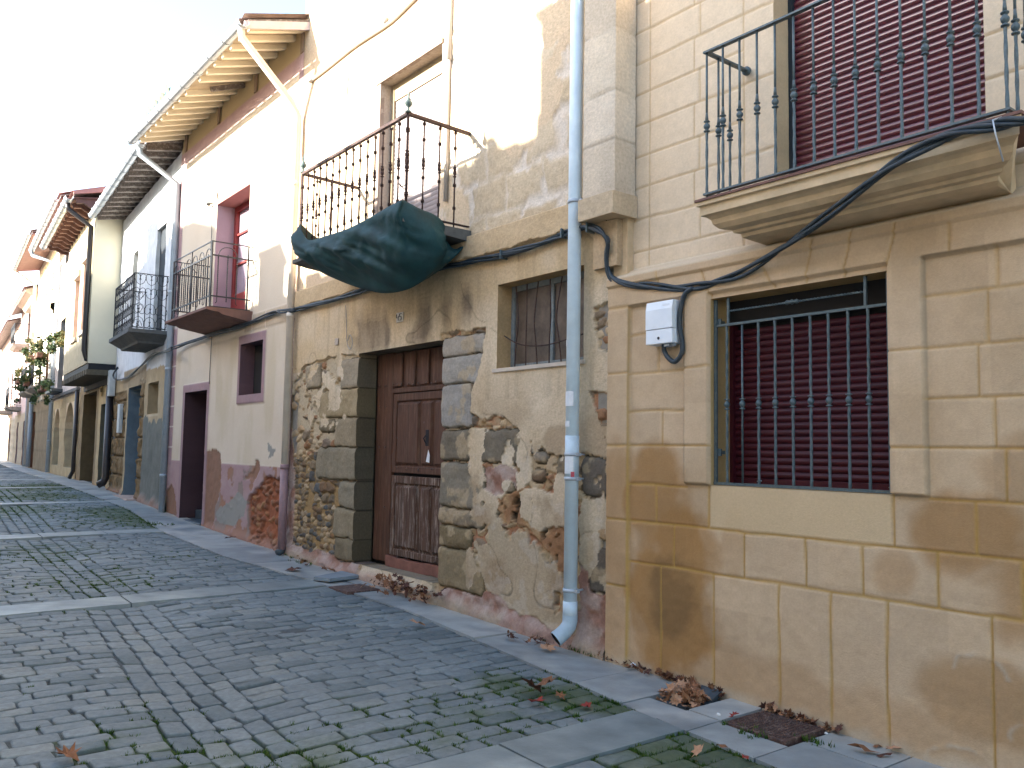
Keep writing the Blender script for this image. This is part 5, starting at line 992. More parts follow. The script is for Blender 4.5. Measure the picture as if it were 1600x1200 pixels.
# ================================================================ HOUSES ACROSS THE STREET (outside the picture, they cast its shade)
for k, (a, b, h, c) in enumerate(((-2.95, 12, 7.8, 'e6dfd2'), (-6.4, -2.97, 7.1, 'e0d6c4'), (-13, -6.42, 6.4, 'e8e2d8'), (-20.5, -13.02, 8.3, 'dccfbc'), (-34, -20.52, 7.0, 'e2dacb'), (-60, -34.02, 7.8, 'dcd2c4'))):
    T = Thing('terraced_house', ('tall', 'narrow', 'low', 'high brownish', 'long pale', 'farthest')[k] + ' rendered house across the street whose eaves shade the opposite walls', 'house', FA, ((a + b) / 2, -7.6, float(gz((a + b) / 2))), 'houses across the street')
    mb = MB(); mb.box(a, b, -14, -7.6, -.4, h); part(T, 'wall', mb, mat('render_' + 'abcdef'[k], lin(c), rough=.9, var=.1, bump=.004))
    mb = MB(); mb.prismx([(-14.4, h - .04), (-10.8, h + 1.0), (-7.25, h - .04), (-7.25, h - .10), (-14.4, h - .10)], a, b); rr = random.Random(k); xx = a + .05
    while xx < b - .5: w_ = rr.uniform(.12, .4); hh = rr.choice((.03, .05, .08, .12, .2)); mb.box(xx, xx + w_, -7.6, -7.3, h - .06, h - .04 + hh); xx += w_ + rr.uniform(.0, .25)  # random boxes added along the eave to make its shadow edge uneven
    part(T, 'roof', mb, M['tile'])
    n = max(1, int((b - a) / 2.6)); 
    for i in range(n):
        x = a + (b - a) * (i + .5) / n
        for z0_, z1_ in ((1.0, 2.3), (3.6, 5.5)):
            mb = MB(); mb.box(x - .55, x + .55, -7.6, -7.56, z0_, z1_); wn = part(T, 'window', mb, M['glass']); mb = MB(); mb.box(x - .65, x + .65, -7.6, -7.50, z0_ - .1, z0_ - .01); part(T, 'window_sill', mb, M['concrete'], wn)
for cx_, h, w_ in ((-3.2, 8.35, .5), (-9.5, 7.3, .5), (-16.5, 9.2, .6)):  # chimneys of the low and high houses are unseen, added to jag the shadow
    mb = MB(); mb.box(cx_ - w_, cx_ + w_ * .4, -8.6, -7.9, h - 1.4, h); mb.box(cx_ - w_ - .06, cx_ + w_ * .4 + .06, -8.66, -7.84, h, h + .08); single('chimney', mb, M['brick'], FA, (cx_, -8.2, h - 1.4), {-3.2: 'brick chimney at the edge of the tall house', -9.5: 'unseen brick chimney, added for its shadow, on the low house', -16.5: 'tallest brick chimney, unseen and added for its shadow, on the high brownish house'}[cx_] + ' across the street', 'chimney', 'chimneys across the street')
# ================================================================ CABLES AND PIPES ON THE NEAR HOUSES
def cab(pts, r=.012, n=3, amp=.014, seed=0):
    c = catmull(pts, 7); mb = MB(); rr = random.Random(seed)
    for k in range(n):
        ph = rr.uniform(0, 6.28); w_ = rr.uniform(.25, .5); q = []
        for i, p in enumerate(c):
            a = ph + i * w_ * .6; q.append(Vector(p) + Vector((0, -math.cos(a) * amp * .6 - .004, math.sin(a) * amp)))
        mb.tube(q, r, 6)
    return mb
P = lambda fr, px, py, y: (*[fr.at(px, py, y)[0]], y, fr.at(px, py, y)[1])
mb = cab([P(FA, 1640, 180, -.44), P(FA, 1600, 186, -.44), P(FA, 1557, 196, -.44), P(FA, 1480, 215, -.46), P(FA, 1390, 260, -.44), P(FA, 1300, 332, -.30), P(FA, 1220, 390, -.14), P(FA, 1160, 427, -.05), P(FA, 1110, 443, -.04), P(FA, 1075, 449, -.035), P(FA, 1020, 447, -.035), P(FA, 972, 442, -.035), P(FA, 953, 430, -.04), P(FA, 948, 400, -.06), P(FA, 950, 375, -.09), P(FA, 938, 360, -.10), P(FA, 915, 357, -.09), P(FA, 880, 366, -.05), P(FA, 830, 385, -.05), P(FA, 780, 400, -.05), P(FA, 735, 409, -.05), P(FA, 690, 418, -.055), P(FA, 640, 430, -.06), P(FA, 590, 446, -.06), P(FA, 545, 461, -.06), P(FA, 500, 474, -.06), P(FA, 462, 484, -.06)], .0125, 4, .020, 1)
x, z = FA.at(880, 366); single('wall_cable', mb, M['cable'], FA, (x, -.05, z), 'thick bundle of black cables running across the two nearest houses and past the burgundy balcony', 'cable')
mb = cab([P(FC, 462, 484, -.07), P(FC, 440, 487, -.15), P(FC, 430, 488, -.06), P(FC, 400, 500, -.05), P(FC, 370, 512, -.05), P(FC, 330, 523, -.06), P(FC, 290, 537, -.06), P(FC, 268, 545, -.14)], .012, 4, .022, 2)
x, z = FC.at(370, 512); single('wall_cable', mb, M['cable'], FC, (x, -.05, z), 'twisted black cable bundle passing below the cream house balcony', 'cable')
mb = cab([P(FD, 268, 545, -.2), P(FD, 258, 548, -.14), P(FD, 240, 553, -.06), P(FD, 222, 572, -.06), P(FD, 208, 584, -.06), P(FD, 195, 590, -.06), P(FD, 182, 592, -.08), P(FD, 178, 586, -.1), P(FD, 184, 575, -.1)], .014, 3, .025, 3)
x, z = FD.at(222, 572); single('wall_cable', mb, M['cable'], FD, (x, -.05, z), 'black cable sagging along the white house to the grey junction box', 'cable')
mb = MB(); c = catmull([P(FA, 1083, 450, -.05), P(FA, 1070, 460, -.05), P(FA, 1063, 485, -.055), P(FA, 1062, 510, -.055), P(FA, 1066, 535, -.05), P(FA, 1065, 552, -.05), P(FA, 1055, 565, -.05), P(FA, 1045, 560, -.05), P(FA, 1038, 548, -.05), P(FA, 1038, 535, -.06)], 8); mb.tube(c, .0175, 10)
x, z = FA.at(1063, 485); single('cable_loop', mb, M['cable'], FA, (x, -.05, z), 'thick black cable looping down into the bottom of the white electrical box', 'cable')
for i, (px, py, y) in enumerate(((880, 366, -.06), (785, 399, -.06), (920, 357, -.1))):
    x, z = FA.at(px, py, y); mb = MB(); mb.box(x - .008, x + .008, y - .03, 0, z - .035, z + .045, .003); single('cable_clip', mb, M['iron'], FA, (x, y, z), ('cable clip just left of the grey downpipe', 'cable clip above the left part of the small barred window', 'cable clip under the stone corbel right of the downpipe')[i], 'clip')
mb = MB(); x, z = FA.at(1561, 200, -.45); mb.tube([(x, -.42, z + .06), (x - .01, -.49, z + .03), (x, -.49, z - .04), (x + .01, -.44, z - .16)], .004, 5); single('tie_wire', mb, M['zinc'], FA, (x, -.45, z), 'thin wire tying the cables to the right corner of the near balcony', 'wire')
mb = MB(); c = [P(FA, 484, 128, -.03), P(FA, 520, 100, -.03), P(FA, 560, 68, -.03), P(FA, 610, 35, -.03), P(FA, 650, -4, -.03), P(FA, 700, -50, -.03)]; mb.tube(catmull(c, 4), .02, 8); mb.lathe(P(FA, 602, 32, -.03), [(-.03, .03), (.03, .03)], 8); x, z = FA.at(560, 68); single('upper_cable', mb, M['conduit'], FA, (x, -.03, z), 'beige cable rising to the right across the upper wall of the old house', 'cable')
mb = MB(); mb.tube([P(FC, 331, 545 - 20, -.03), P(FC, 329, 560, -.02), P(FC, 327, 600, -.02)], .006, 5); mb.tube([P(FC, 331, 322, -.02), P(FC, 331, 360, -.02), P(FC, 329, 400, -.02), P(FC, 329, 470, -.02)], .006, 5); x, z = FC.at(329, 560); single('thin_wire', mb, M['cable'], FC, (x, -.02, z), 'thin dark wire hanging down to the pink door surround of the cream house', 'wire')
for i, (px, py, l) in enumerate(((546, 140, .3), (576, 6, .12), (442 + 130, 2, .1))):
    x, z = FA.at(px, py); mb = MB(); mb.tube([(x, -.02, z + l / 2), (x, -.03, z - l / 2), (x - .01, -.06, z - l / 2 - .01)], .006, 5)
    if i < 1: single('wall_hook', mb, M['black'], FA, (x, -.02, z), 'thin iron hook on the bright upper wall of the old house', 'hook')
# big grey downpipe
yp = -.105; xp = FA.x(895, 600, yp); zc = [FA.z(895, py, yp) for py in (173, 317, 560, 693, 710, 748, 923, 962)]
TP = Thing('downpipe', 'tall pale blue-grey plastic downpipe with stickers ending in an elbow above the pavement', 'pipe', FA, (xp, yp, 0.05))
mb = MB(); mb.tube([(xp, yp, .27), (xp, yp, 9.0)], .053, 24); part(TP, 'pipe', mb, M['pvc'])
mb = MB(); mb.tube([(xp, yp, .40), (xp, yp, .27)], .0565, 24); part(TP, 'sleeve', mb, M['pvc_dirty']); mb = MB(); mb.tube([(xp, yp, zc[5]), (xp, yp, zc[3] + .06)], .0555, 24); part(TP, 'sleeve', mb, M['pvc_dirty'])
mb = MB(); c = [(xp, yp, .30), (xp, yp, .25), (xp, yp - .012, .215), (xp - .008, yp - .04, .180), (xp - .022, yp - .08, .145), (xp - .034, yp - .115, .120)]; mb.tube(c, [.058, .0585, .0585, .0585, .0585, .0605], 20, cap=False); part(TP, 'elbow', mb, M['pvc_low']); mb = MB(); mb.tube(c, .053, 20, cap=False); part(TP, 'elbow_inner_shade', mb, M['dark'])  # dark inner tube stands in for the shade inside the elbow's mouth
mb = MB(); mb.lathe((xp - .0, yp - .02, .21), [(-.001, .03), (.001, .03)], 16); part(TP, 'pipe_inside', mb, M['dark'])  # dark disc, painted shade within the elbow
for z in (zc[1], zc[4], zc[5] + .0, zc[6]):
    mb = MB(); mb.lathe((xp, yp, z), [(-.014, .054), (-.014, .0595), (.014, .0595), (.014, .054)], 24); mb.box(xp + .05, xp + .085, yp - .01, yp + .02, z - .012, z + .012); mb.tube([(xp + .03, yp + .04, z), (xp + .03, .0, z)], .008, 6); part(TP, 'clamp', mb, M['zinc'])
def wrap(z0_, z1_, a0, a1, mt, nm='sticker', rr_=.0575):
    mb = MB(); n = 8; vs = []
    for k in range(n + 1):
        a = a0 + (a1 - a0) * k / n
        for z in (z0_, z1_): vs.append((xp + rr_ * math.cos(a), yp + rr_ * math.sin(a), z))
    mb.add(vs, [(2 * k, 2 * k + 2, 2 * k + 3, 2 * k + 1) for k in range(n)], True); return part(TP, nm, mb, M[mt])
f_ = math.atan2(-4.5, 5.09)    # side turned to the street and the viewer
wrap(FA.z(895, 740, yp), FA.z(895, 712, yp), f_ - 1.3, f_ + .2, 'paper'); wrap(FA.z(895, 745, yp), FA.z(895, 737, yp), f_ - .15, f_ + .35, 'red_ink', rr_=.058); wrap(FA.z(895, 667, yp), FA.z(895, 658, yp), f_ - 1.3, f_ - .4, 'paper'); wrap(FA.z(895, 635, yp), FA.z(895, 612, yp), f_ - 1.3, f_ + .1, 'paper'); wrap(FA.z(895, 542, yp), FA.z(895, 532, yp), f_ - 1.3, f_ - 1.0, 'paper')
# white electrical box
bx0, bx1 = FA.x(1009, 500, -.11), FA.x(1050, 500, -.11); bz1 = FA.z(1030, 470, -.11); bz0 = FA.z(1030, 537, -.11)
TX = Thing('electrical_box', 'white plastic electrical box fixed left of the barred burgundy window', 'electrical box', FA, ((bx0 + bx1) / 2, 0, bz0))
mb = MB(); mb.box(bx0, bx1, -.075, .02, bz0, bz1, .004); part(TX, 'housing', mb, M['box'])
mb = MB(); zm = bz0 + (bz1 - bz0) * .34; zt = bz0 + (bz1 - bz0) * .80
mb.add([(bx0, -.075, zm + .003), (bx1, -.075, zm + .003), (bx1, -.112, zm + .003), (bx0, -.112, zm + .003), (bx0, -.112, zt), (bx1, -.112, zt), (bx1, -.100, bz1 - .003), (bx0, -.100, bz1 - .003), (bx0, -.075, bz1), (bx1, -.075, bz1)], [(0, 1, 2, 3), (3, 2, 5, 4), (4, 5, 6, 7), (7, 6, 9, 8), (0, 3, 4, 7, 8), (1, 9, 6, 5, 2)]); mb.box(bx1 - .09, bx1 - .025, -.109, -.104, bz1 - .04, bz1 - .025); part(TX, 'cover', mb, M['box'])
mb = MB(); mb.box(bx0, bx1, -.110, -.075, bz0, zm - .002, .003); lc = part(TX, 'lower_cover', mb, M['box'])
mb = MB(); mb.lathe(((bx0 + bx1) / 2, -.108, bz0 + .04), [(-.006, .010), (.002, .010)], 12, 'y'); part(TX, 'keyhole', mb, M['ink'], lc)
mb = MB(); mb.box(bx1 - .095, bx1 - .045, -.09, -.03, bz0 - .022, bz0, .003); mb.box(bx1 - .03, bx1 - .012, -.08, -.05, bz0 - .018, bz0); part(TX, 'gland', mb, M['box_dark'])
# ================================================================ STREET
def to_fa(fr, x, y=0):
    q = fr.P + fr.d * x + fr.n * y - FA.P; return float(q @ FA.d), float(q @ FA.n)
WP = sorted([(9., 0.), (0, 0), to_fa(FC, 0), to_fa(FC, -5.35), to_fa(FD, -12.4), to_fa(FD, -30), to_fa(FD, -62)])
def wally(x): return np.interp(x, [p[0] for p in WP], [p[1] for p in WP])
EX = [-60, -20, -11.9, -8.8, -6, -4, -2.2, -.5, .5, 1.2, 2, 9]
def edgey(x): return np.interp(x, EX, [float(wally(-60)) - .75, float(wally(-20)) - .72, -.42, -.72, -.76, -.52, -.41, -.53, -.64, -.71, -.76, -.95])
def gut(x): return np.interp(x, [-60, -34, -14, -8.6, -3.6, .5, 5, 9], [1.2, -.75, -2.04, -2.38, -2.53, -2.92, -3.1, -3.2])
BANDS = [1.14 - 4.98 * k for k in range(12)]
mp = [(ground_px(a, b), r, k) for a, b, r, k in ((870, 1085, .35, 1.0), (945, 1105, .25, .9), (800, 1070, .28, .8), (760, 1120, .45, .55), (690, 1150, .4, .5), (1110, 1165, .35, 1.0), (1040, 1180, .4, .9), (1180, 1195, .3, .8), (330, 1190, .5, .5), (480, 1190, .5, .6), (230, 1150, .5, .4), (600, 1130, .5, .35), (150, 905, .8, .45), (60, 860, .9, .5), (105, 760, 1.6, 1.), (40, 762, 1.5, .9), (60, 775, 1.3, .8), (200, 805, .9, .9), (170, 798, .8, .8), (225, 815, .7, .9), (260, 826, .35, 1.), (20, 795, 1.2, .7), (120, 815, .9, .5), (60, 1050, .5, .2), (140, 940, .4, .4), (300, 870, .6, .3), (900, 1015, .25, .3))]
def mossm(x, y):
    v = np.zeros(np.shape(x))
    for (a, b), r, k in mp: v = np.maximum(v, k * np.exp(-(((x - a) / (r * 1.4)) ** 2 + ((y - b) / r) ** 2)))
    return v
def deck(x, y): return gz(x) - .03 * np.exp(-((y - gut(x)) / .35) ** 2)
def bedfn(X, Y):
    n = fbm(X, Y, .22, 4, 501); big_ = fbm(X, Y, 1.1, 3, 502); m_ = mossm(X, Y)
    Z = deck(X, Y) - .0155 - .006 * np.exp(-((Y - gut(X)) / .3) ** 2) + (n - .5) * .016 + (big_ - .5) * .024 + .004 * m_ - .006 * sm(-2.6, -.8, X * 0 + Y) * sm(-2.0, .5, X)
    C = mixc(full(X, lin('3a3e40')), full(X, lin('62686a')), fbm(X, Y, .3, 4, 503)); g = sm(.12, .5, m_ + (fbm(X, Y, .12, 4, 504) - .5) * .5); C = mixc(C, mixc(full(X, lin('2f3f1c')), full(X, lin('45592a')), fbm(X, Y, .06, 3, 505)), g)
    return Z, C
Vs, Cs, Fs, off = [], [], [], 0
for xa, xb, rx, ya, yb, ry in ((-6, 6, .03, -5.4, .1, .03), (-6, 6, .2, -7.6, -5.4, .2), (6, 12, .2, -7.6, .1, .2), (-20, -6, .07, -6.2, 1.3, .07), (-20, -6, .3, -7.6, -6.2, .3), (-62, -20, .25, -7.6, 5.5, .25)):
    xs = np.arange(xa, xb + rx * .5, rx); ys = np.arange(ya, yb + ry * .5, ry); X, Y = np.meshgrid(xs, ys); Z, C = bedfn(X, Y); nx = len(xs)
    q = np.stack([FA.P[0] + FA.d[0] * X + FA.n[0] * Y, FA.P[1] + FA.d[1] * X + FA.n[1] * Y, Z], -1).reshape(-1, 3); i, j = np.meshgrid(np.arange(nx - 1), np.arange(len(ys) - 1)); a = (j * nx + i).ravel() + off
    Vs.append(q); Cs.append(C.reshape(-1, 3)); Fs.append(np.stack([a, a + 1, a + 1 + nx, a + nx], -1)); off += len(q)
me = raw_mesh('road', np.concatenate(Vs), np.concatenate(Fs), np.concatenate(Cs)); me.materials.append(M['bed']); o = bpy.data.objects.new('road', me); COL.objects.link(o); o['kind'] = 'structure'
mb = MB(); mb.add([(-900, -900, -.6), (900, -900, -.6), (900, 900, -.6), (-900, 900, -.6)], [(0, 1, 2, 3)]); me = bpy.data.meshes.new('ground'); me.from_pydata(mb.v, [], mb.f); me.materials.append(M['concrete']); o = bpy.data.objects.new('ground', me); COL.objects.link(o); o['kind'] = 'structure'
# setts: every stone its own rounded block, all in the paving's one mesh
rs = np.random.RandomState(11); ST = []
def addst(cx, cy, lx, ly): ST.append((cx, cy, lx, ly, rs.rand()))
for bi in range(len(BANDS) + 1):
    xhi = BANDS[bi - 1] - .21 if bi > 0 else 7.; xlo = BANDS[bi] + .21 if bi < len(BANDS) else -60
    rowd = .132; n = max(1, int(round((xhi - xlo) / rowd))); d = (xhi - xlo) / n
    for k in range(n):
        x = xlo + (k + .5) * d
        if x < -40: continue
        g = gut(x); e = float(edgey(x)) - .012; ylo = -5.6 if x > -8 else (-5.0 if x > -20 else -4.0)
        for a, b in ((ylo, g - .28), (g + .28, e)):
            y = a - (rs.rand() * .15 if a == ylo else 0)
            while y < b - .02:
                L = rs.uniform(.15, .31)
                if b - (y + L) < .10: L = b - y
                addst(x, y + L / 2, d - rs.uniform(.006, .014), L - rs.uniform(.006, .016)); y += L
    for c in range(4):
        x = xlo
        while x < xhi - .02:
            L = rs.uniform(.15, .27)
            if xhi - (x + L) < .1: L = xhi - x
            if x > -40: addst(x + L / 2, float(gut(x + L / 2)) - .28 + .14 * (c + .5), L - .014, .14 - rs.uniform(.010, .018))
            x += L
ST = np.array(ST)
def stones(S_, corners, rings):
    n = len(S_); cx, cy, lx, ly, hv = S_.T; th = rs.normal(0, .035, n)
    if corners == 8:
        c = .22; base = np.array([(-1, -1 + c), (-1 + c, -1), (1 - c, -1), (1, -1 + c), (1, 1 - c), (1 - c, 1), (-1 + c, 1), (-1, 1 - c)])
    else: base = np.array([(-1, -1), (1, -1), (1, 1), (-1, 1)], float)
    m_ = len(base); P0 = np.repeat(base[None], n, 0).astype(float); cs = min(1, 1)
    if corners == 8:   # keep the corner cut the same size along both sides
        r = .013; P0[..., 0] = np.sign(base[None, :, 0]) * np.where(np.abs(base[None, :, 0]) == 1, lx[:, None] / 2, lx[:, None] / 2 - r); P0[..., 1] = np.sign(base[None, :, 1]) * np.where(np.abs(base[None, :, 1]) == 1, ly[:, None] / 2, ly[:, None] / 2 - r)
    else: P0[..., 0] *= lx[:, None] / 2; P0[..., 1] *= ly[:, None] / 2
    P0 += rs.normal(0, .0045 if corners == 8 else .003, P0.shape)
    V = []; tilt = rs.normal(0, .02, (n, 2)); top = rs.normal(0, .0035, n)
    for inset, dz_ in rings:
        f = 1 - inset / np.minimum(lx, ly)[:, None, None] * 2; q = P0 * f; V.append(np.concatenate([q, np.broadcast_to(np.array(dz_), (n, m_))[..., None] + 0], -1))
    V.append(np.concatenate([np.zeros((n, 1, 2)), np.full((n, 1, 1), .001)], -1)); V = np.concatenate(V, 1)
    V[..., 2] += top[:, None] + (V[..., 0] * tilt[:, :1] + V[..., 1] * tilt[:, 1:]); ct, st_ = np.cos(th)[:, None], np.sin(th)[:, None]; x = V[..., 0] * ct - V[..., 1] * st_ + cx[:, None]; y = V[..., 0] * st_ + V[..., 1] * ct + cy[:, None]; z = V[..., 2] + deck(x, y)
    z = z + (fbm(x, y, .05, 2, 520) - .5) * .003 + (fbm(x, y, .02, 2, 523) - .5) * .003
    nv = V.shape[1]; F_ = []
    for k in range(len(rings) - 1):
        for i in range(m_): a, b = k * m_ + i, k * m_ + (i + 1) % m_; F_ += [(a, b, b + m_), (a, b + m_, a + m_)]
    k = (len(rings) - 1) * m_; F_ += [(k + i, k + (i + 1) % m_, nv - 1) for i in range(m_)]
    F_ = (np.array(F_)[None] + (np.arange(n) * nv)[:, None, None]).reshape(-1, 3)
    t = hv[:, None]; C = mixc(full(x, lin('5f696d')), full(x, lin('70797b')), np.broadcast_to(hv[:, None], x.shape)); C = np.where((hv > .9)[:, None, None], C * np.array([1.03, 1.0, .96]), C); C = np.where((hv < .15)[:, None, None], C * np.array([.84, .87, .87]), C)
    C = C * (.8 + .4 * fbm(x, y, .9, 4, 521))[..., None]; ring_d = np.concatenate([np.repeat(np.linspace(1, 0, len(rings)), m_), [0]]); mm = mossm(x, y)
    g = sm(.25, .7, mm * .8 + (fbm(x, y, .14, 4, 522) - .5) * .6 + .25 * ring_d[None]); C = mixc(C, full(x, lin('3c4a26')), g * .8); C = mixc(C, full(x, lin('4a4a44')), np.broadcast_to((ring_d > .7)[None] * .5, x.shape))
    W = np.stack([FA.P[0] + FA.d[0] * x + FA.n[0] * y, FA.P[1] + FA.d[1] * x + FA.n[1] * y, z], -1); return W.reshape(-1, 3), F_, C.reshape(-1, 3)
near = ST[:, 0] > -7
a1 = stones(ST[near], 8, ((0, -.035), (.000, -.006), (.003, -.001), (.010, .0005))); a2 = stones(ST[~near], 4, ((0, -.03), (.006, -.002), (.016, .002)))
me = raw_mesh('cobbles', np.concatenate([a1[0], a2[0]]), np.concatenate([a1[1], a2[1] + len(a1[0])]), np.concatenate([a1[2], a2[2]])); me.materials.append(M['sett']); o = bpy.data.objects.new('cobbled_paving', me); COL.objects.link(o); o['kind'] = 'structure'
# slate slabs: pavement along the houses and the bands across the street
SL_ = []
def slab(xa, xb, fa, fb, lo=0):
    """flagstone between x = xa..xb; y edges as functions"""
    nx = max(2, int((xb - xa) / .08)); g = .006; x = np.linspace(xa + g, xb - g, nx + 1); tb = rs.normal(0, .003); tx = rs.normal(0, .004); hv = rs.rand()
    y0 = fa(x) + g; y1 = fb(x) - g; ny = max(2, int(np.mean(y1 - y0) / .08)); V = []
    for j in range(-1, ny + 2):
        jj = min(max(j, 0), ny); t = jj / ny; y = y0 * (1 - t) + y1 * t; dz_ = 0 if j == jj else -.05; xx = x.copy()
        z = deck(x, y) * 0 + gz(x) + .005 + tb + tx * (x - (xa + xb) / 2) + (fbm(x, y, .25, 3, 540) - .5) * .004 + dz_; V.append(np.stack([x, y, z, np.full(len(x), hv - lo)], -1))
    V = np.array(V); V = np.concatenate([V[:, :1] * np.array([1, 1, 1, 1]) - np.array([0, 0, .05, 0]), V, V[:, -1:] - np.array([0, 0, .05, 0])], 1); SL_.append(V)
def pave(xs, fa, fb):
    for a, b in zip(xs[:-1], xs[1:]): slab(a, b, fa, fb)
x = 8.; xs = [x]
while x > -60:
    x -= rs.uniform(.7, 1.5)
    if xs[-1] > 2.3 >= x: x = 2.3
    if xs[-1] == 2.3: x = .30
    xs.append(x)
xs = xs[::-1]; wl = lambda q: wally(q) + .12
for a, b in zip(xs[:-1], xs[1:]):
    if abs(a - .30) < 1e-6: continue
    if rs.rand() < .25 and a > -8:
        m_ = rs.uniform(.3, .7); f = lambda q, m_=m_: edgey(q) * m_ + wally(q) * (1 - m_); slab(a, b, edgey, f); slab(a, b, f, wl)
    else: slab(a, b, edgey, wl)
c42 = lambda q: q * 0 - .41
slab(.30, .79, edgey, wl); slab(.79, 1.11, edgey, c42); slab(1.11, 1.36, edgey, c42); slab(1.11, 1.36, c42, wl); slab(1.36, 1.84, edgey, lambda q: q * 0 - .435); slab(1.36, 1.84, lambda q: q * 0 - .015, wl); slab(1.84, 2.3, edgey, lambda q: q * 0 - .3); slab(1.84, 2.3, lambda q: q * 0 - .3, wl)
hx0, hx1 = .79, 1.11
for bx_ in BANDS:
    if bx_ < -50: continue
    y = float(edgey(bx_)) - .004
    while y > -7:
        L = rs.uniform(.75, 1.15); slab(bx_ - .205, bx_ + .205, lambda q, y=y, L=L: q * 0 + y - L, lambda q, y=y: q * 0 + y, 10); y -= L
Vs, Cs, Fs, off = [], [], [], 0
for V in SL_:
    r_, c_ = V.shape[:2]; x, y, z, hv = V[..., 0], V[..., 1], V[..., 2], V[..., 3]; W = np.stack([FA.P[0] + FA.d[0] * x + FA.n[0] * y, FA.P[1] + FA.d[1] * x + FA.n[1] * y, z], -1).reshape(-1, 3)
    bandm = hv < -2; hv = np.where(bandm, hv + 10, hv); C = mixc(full(x, lin('7d8486')), full(x, lin('949998')), hv); C = mixc(C, full(x, lin('a3a5a2')), sm(.45, .75, fbm(x, y, .45, 5, 550))); C = mixc(C, full(x, lin('6d7476')), sm(.55, .7, fbm(x, y, .25, 5, 553)) * .6); C = mixc(C, full(x, lin('a79f92')), (1 - sm(.02, .2, wally(x) - y + (fbm(x, y, .2, 3, 551) - .5) * .15)) * .6)
    C = C * (.85 + .3 * fbm(x, y, .07, 3, 552))[..., None] * np.where(bandm[..., None], np.array([.68, .76, .79]), np.array([1., 1., 1.])); i, j = np.meshgrid(np.arange(c_ - 1), np.arange(r_ - 1)); a = (j * c_ + i).ravel() + off
    Vs.append(W); Cs.append(C.reshape(-1, 3)); Fs.append(np.stack([a, a + 1, a + 1 + c_, a + c_], -1)); off += len(W)
me = raw_mesh('pavement', np.concatenate(Vs), np.concatenate(Fs), np.concatenate(Cs), False); me.materials.append(M['slab']); o = bpy.data.objects.new('pavement', me); COL.objects.link(o); o['kind'] = 'structure'
# moss and grass between the stones (nobody could count it)
mb = MB(); rr = random.Random(8); vv = []; ff = []
def tuft(x, y, n, h, sp, lift=0):
    zb = float(deck(x, y)) - .012 + lift
    for _ in range(n):
        a = rr.uniform(0, 6.28); r = abs(rr.gauss(0, sp)); px, py = x + r * math.cos(a), y + r * math.sin(a); b = rr.uniform(0, 6.28); l = h * rr.uniform(.5, 1.2); w_ = .0035 + .0015 * rr.random(); lx_, ly_ = math.cos(b) * l * .6, math.sin(b) * l * .6
        k = len(vv); q = [FA.w(px - w_ * math.sin(b), py + w_ * math.cos(b), zb), FA.w(px + w_ * math.sin(b), py - w_ * math.cos(b), zb), FA.w(px + lx_, py + ly_, zb + l)]; vv.extend(q); ff.append((k, k + 1, k + 2))
for cx, cy, lx, ly, hv in ST:
    if cx < -26: continue
    mm = float(mossm(cx, cy)); 
    if mm + rr.gauss(0, .14) < .27: continue
    far_ = cx < -7
    for _ in range(int((4 if far_ else 13) * mm)):
        s_ = rr.choice((0, 1, 2, 3)); t = rr.uniform(-.5, .5)
        ex, ey = ((cx - lx / 2 - .006, cy + t * ly), (cx + lx / 2 + .006, cy + t * ly), (cx + t * lx, cy - ly / 2 - .006), (cx + t * lx, cy + ly / 2 + .006))[s_]; tuft(ex, ey, 6 if far_ else 13, .035 if far_ else .024, .018 if far_ else .014)
for px, py, n, sp in ((925, 1012, 60, .10), (905, 1005, 60, .09), (870, 998, 30, .07), (948, 1018, 30, .06), (1222, 1112, 25, .03), (1290, 1133, 22, .03), (455, 868, 30, .12), (480, 880, 24, .1), (530, 893, 12, .1), (255, 800, 20, .05), (240, 820, 40, .2), (1255, 1158, 14, .06), (1180, 1150, 14, .08)):
    x, y = ground_px(px, py)
    for _ in range(n): tuft(x + rr.gauss(0, sp), y + rr.gauss(0, sp * .5) if px > 1000 else min(float(wally(x)) - .03, y + rr.gauss(0, sp * .5)), 7, .030, .014, .02)
me = bpy.data.meshes.new('moss'); me.from_pydata([tuple(v) for v in vv], [], ff); me.materials.append(M['moss']); o = bpy.data.objects.new('moss', me); COL.objects.link(o); o['kind'] = 'stuff'; o['label'] = 'green moss and short grass growing in the joints of the paving'; o['category'] = 'moss'
# ---------------------------------------------------------------- covers, loose slates, leaves
def gpart(quad):  # average frame of a quad on the ground
    return [ground_px(*q) for q in quad]
def plate(quad, name, label, mtn, relief):
    Q = gpart(quad); xs_ = sorted(q[0] for q in Q); ys_ = sorted(q[1] for q in Q); x0, x1 = (xs_[0] + xs_[1]) / 2, (xs_[2] + xs_[3]) / 2; y0, y1 = (ys_[0] + ys_[1]) / 2, (ys_[2] + ys_[3]) / 2; z = float(gz((x0 + x1) / 2)) + .012
    mb = MB(); mb.box(x0, x1, y0, y1, z - .03, z + .006, .003)
    if relief:
        nx, ny = int((x1 - x0) / .028), int((y1 - y0) / .028)
        for i in range(nx):
            for j in range(ny):
                a = x0 + .012 + (x1 - x0 - .024) * i / nx; b = y0 + .012 + (y1 - y0 - .024) * j / ny
                if (i + j) % 2: mb.box(a + .003, a + .022, b + .008, b + .016, z + .005, z + .0105)
                else: mb.box(a + .008, a + .016, b + .003, b + .022, z + .005, z + .0105)
    single(name, mb, M[mtn], FA, ((x0 + x1) / 2, (y0 + y1) / 2, z), label, 'cover'); return x0, x1, y0, y1, z
plate(((1138, 1131), (1197, 1110), (1283, 1145), (1225, 1167)), 'utility_cover', 'rusty square metal cover with raised ribs at the foot of the ochre wall', 'rusty_plate', True)
plate(((515, 919), (560, 913), (592, 923), (545, 930)), 'utility_cover', 'small reddish metal cover in the pavement before the old wooden door', 'rusty_plate', False)
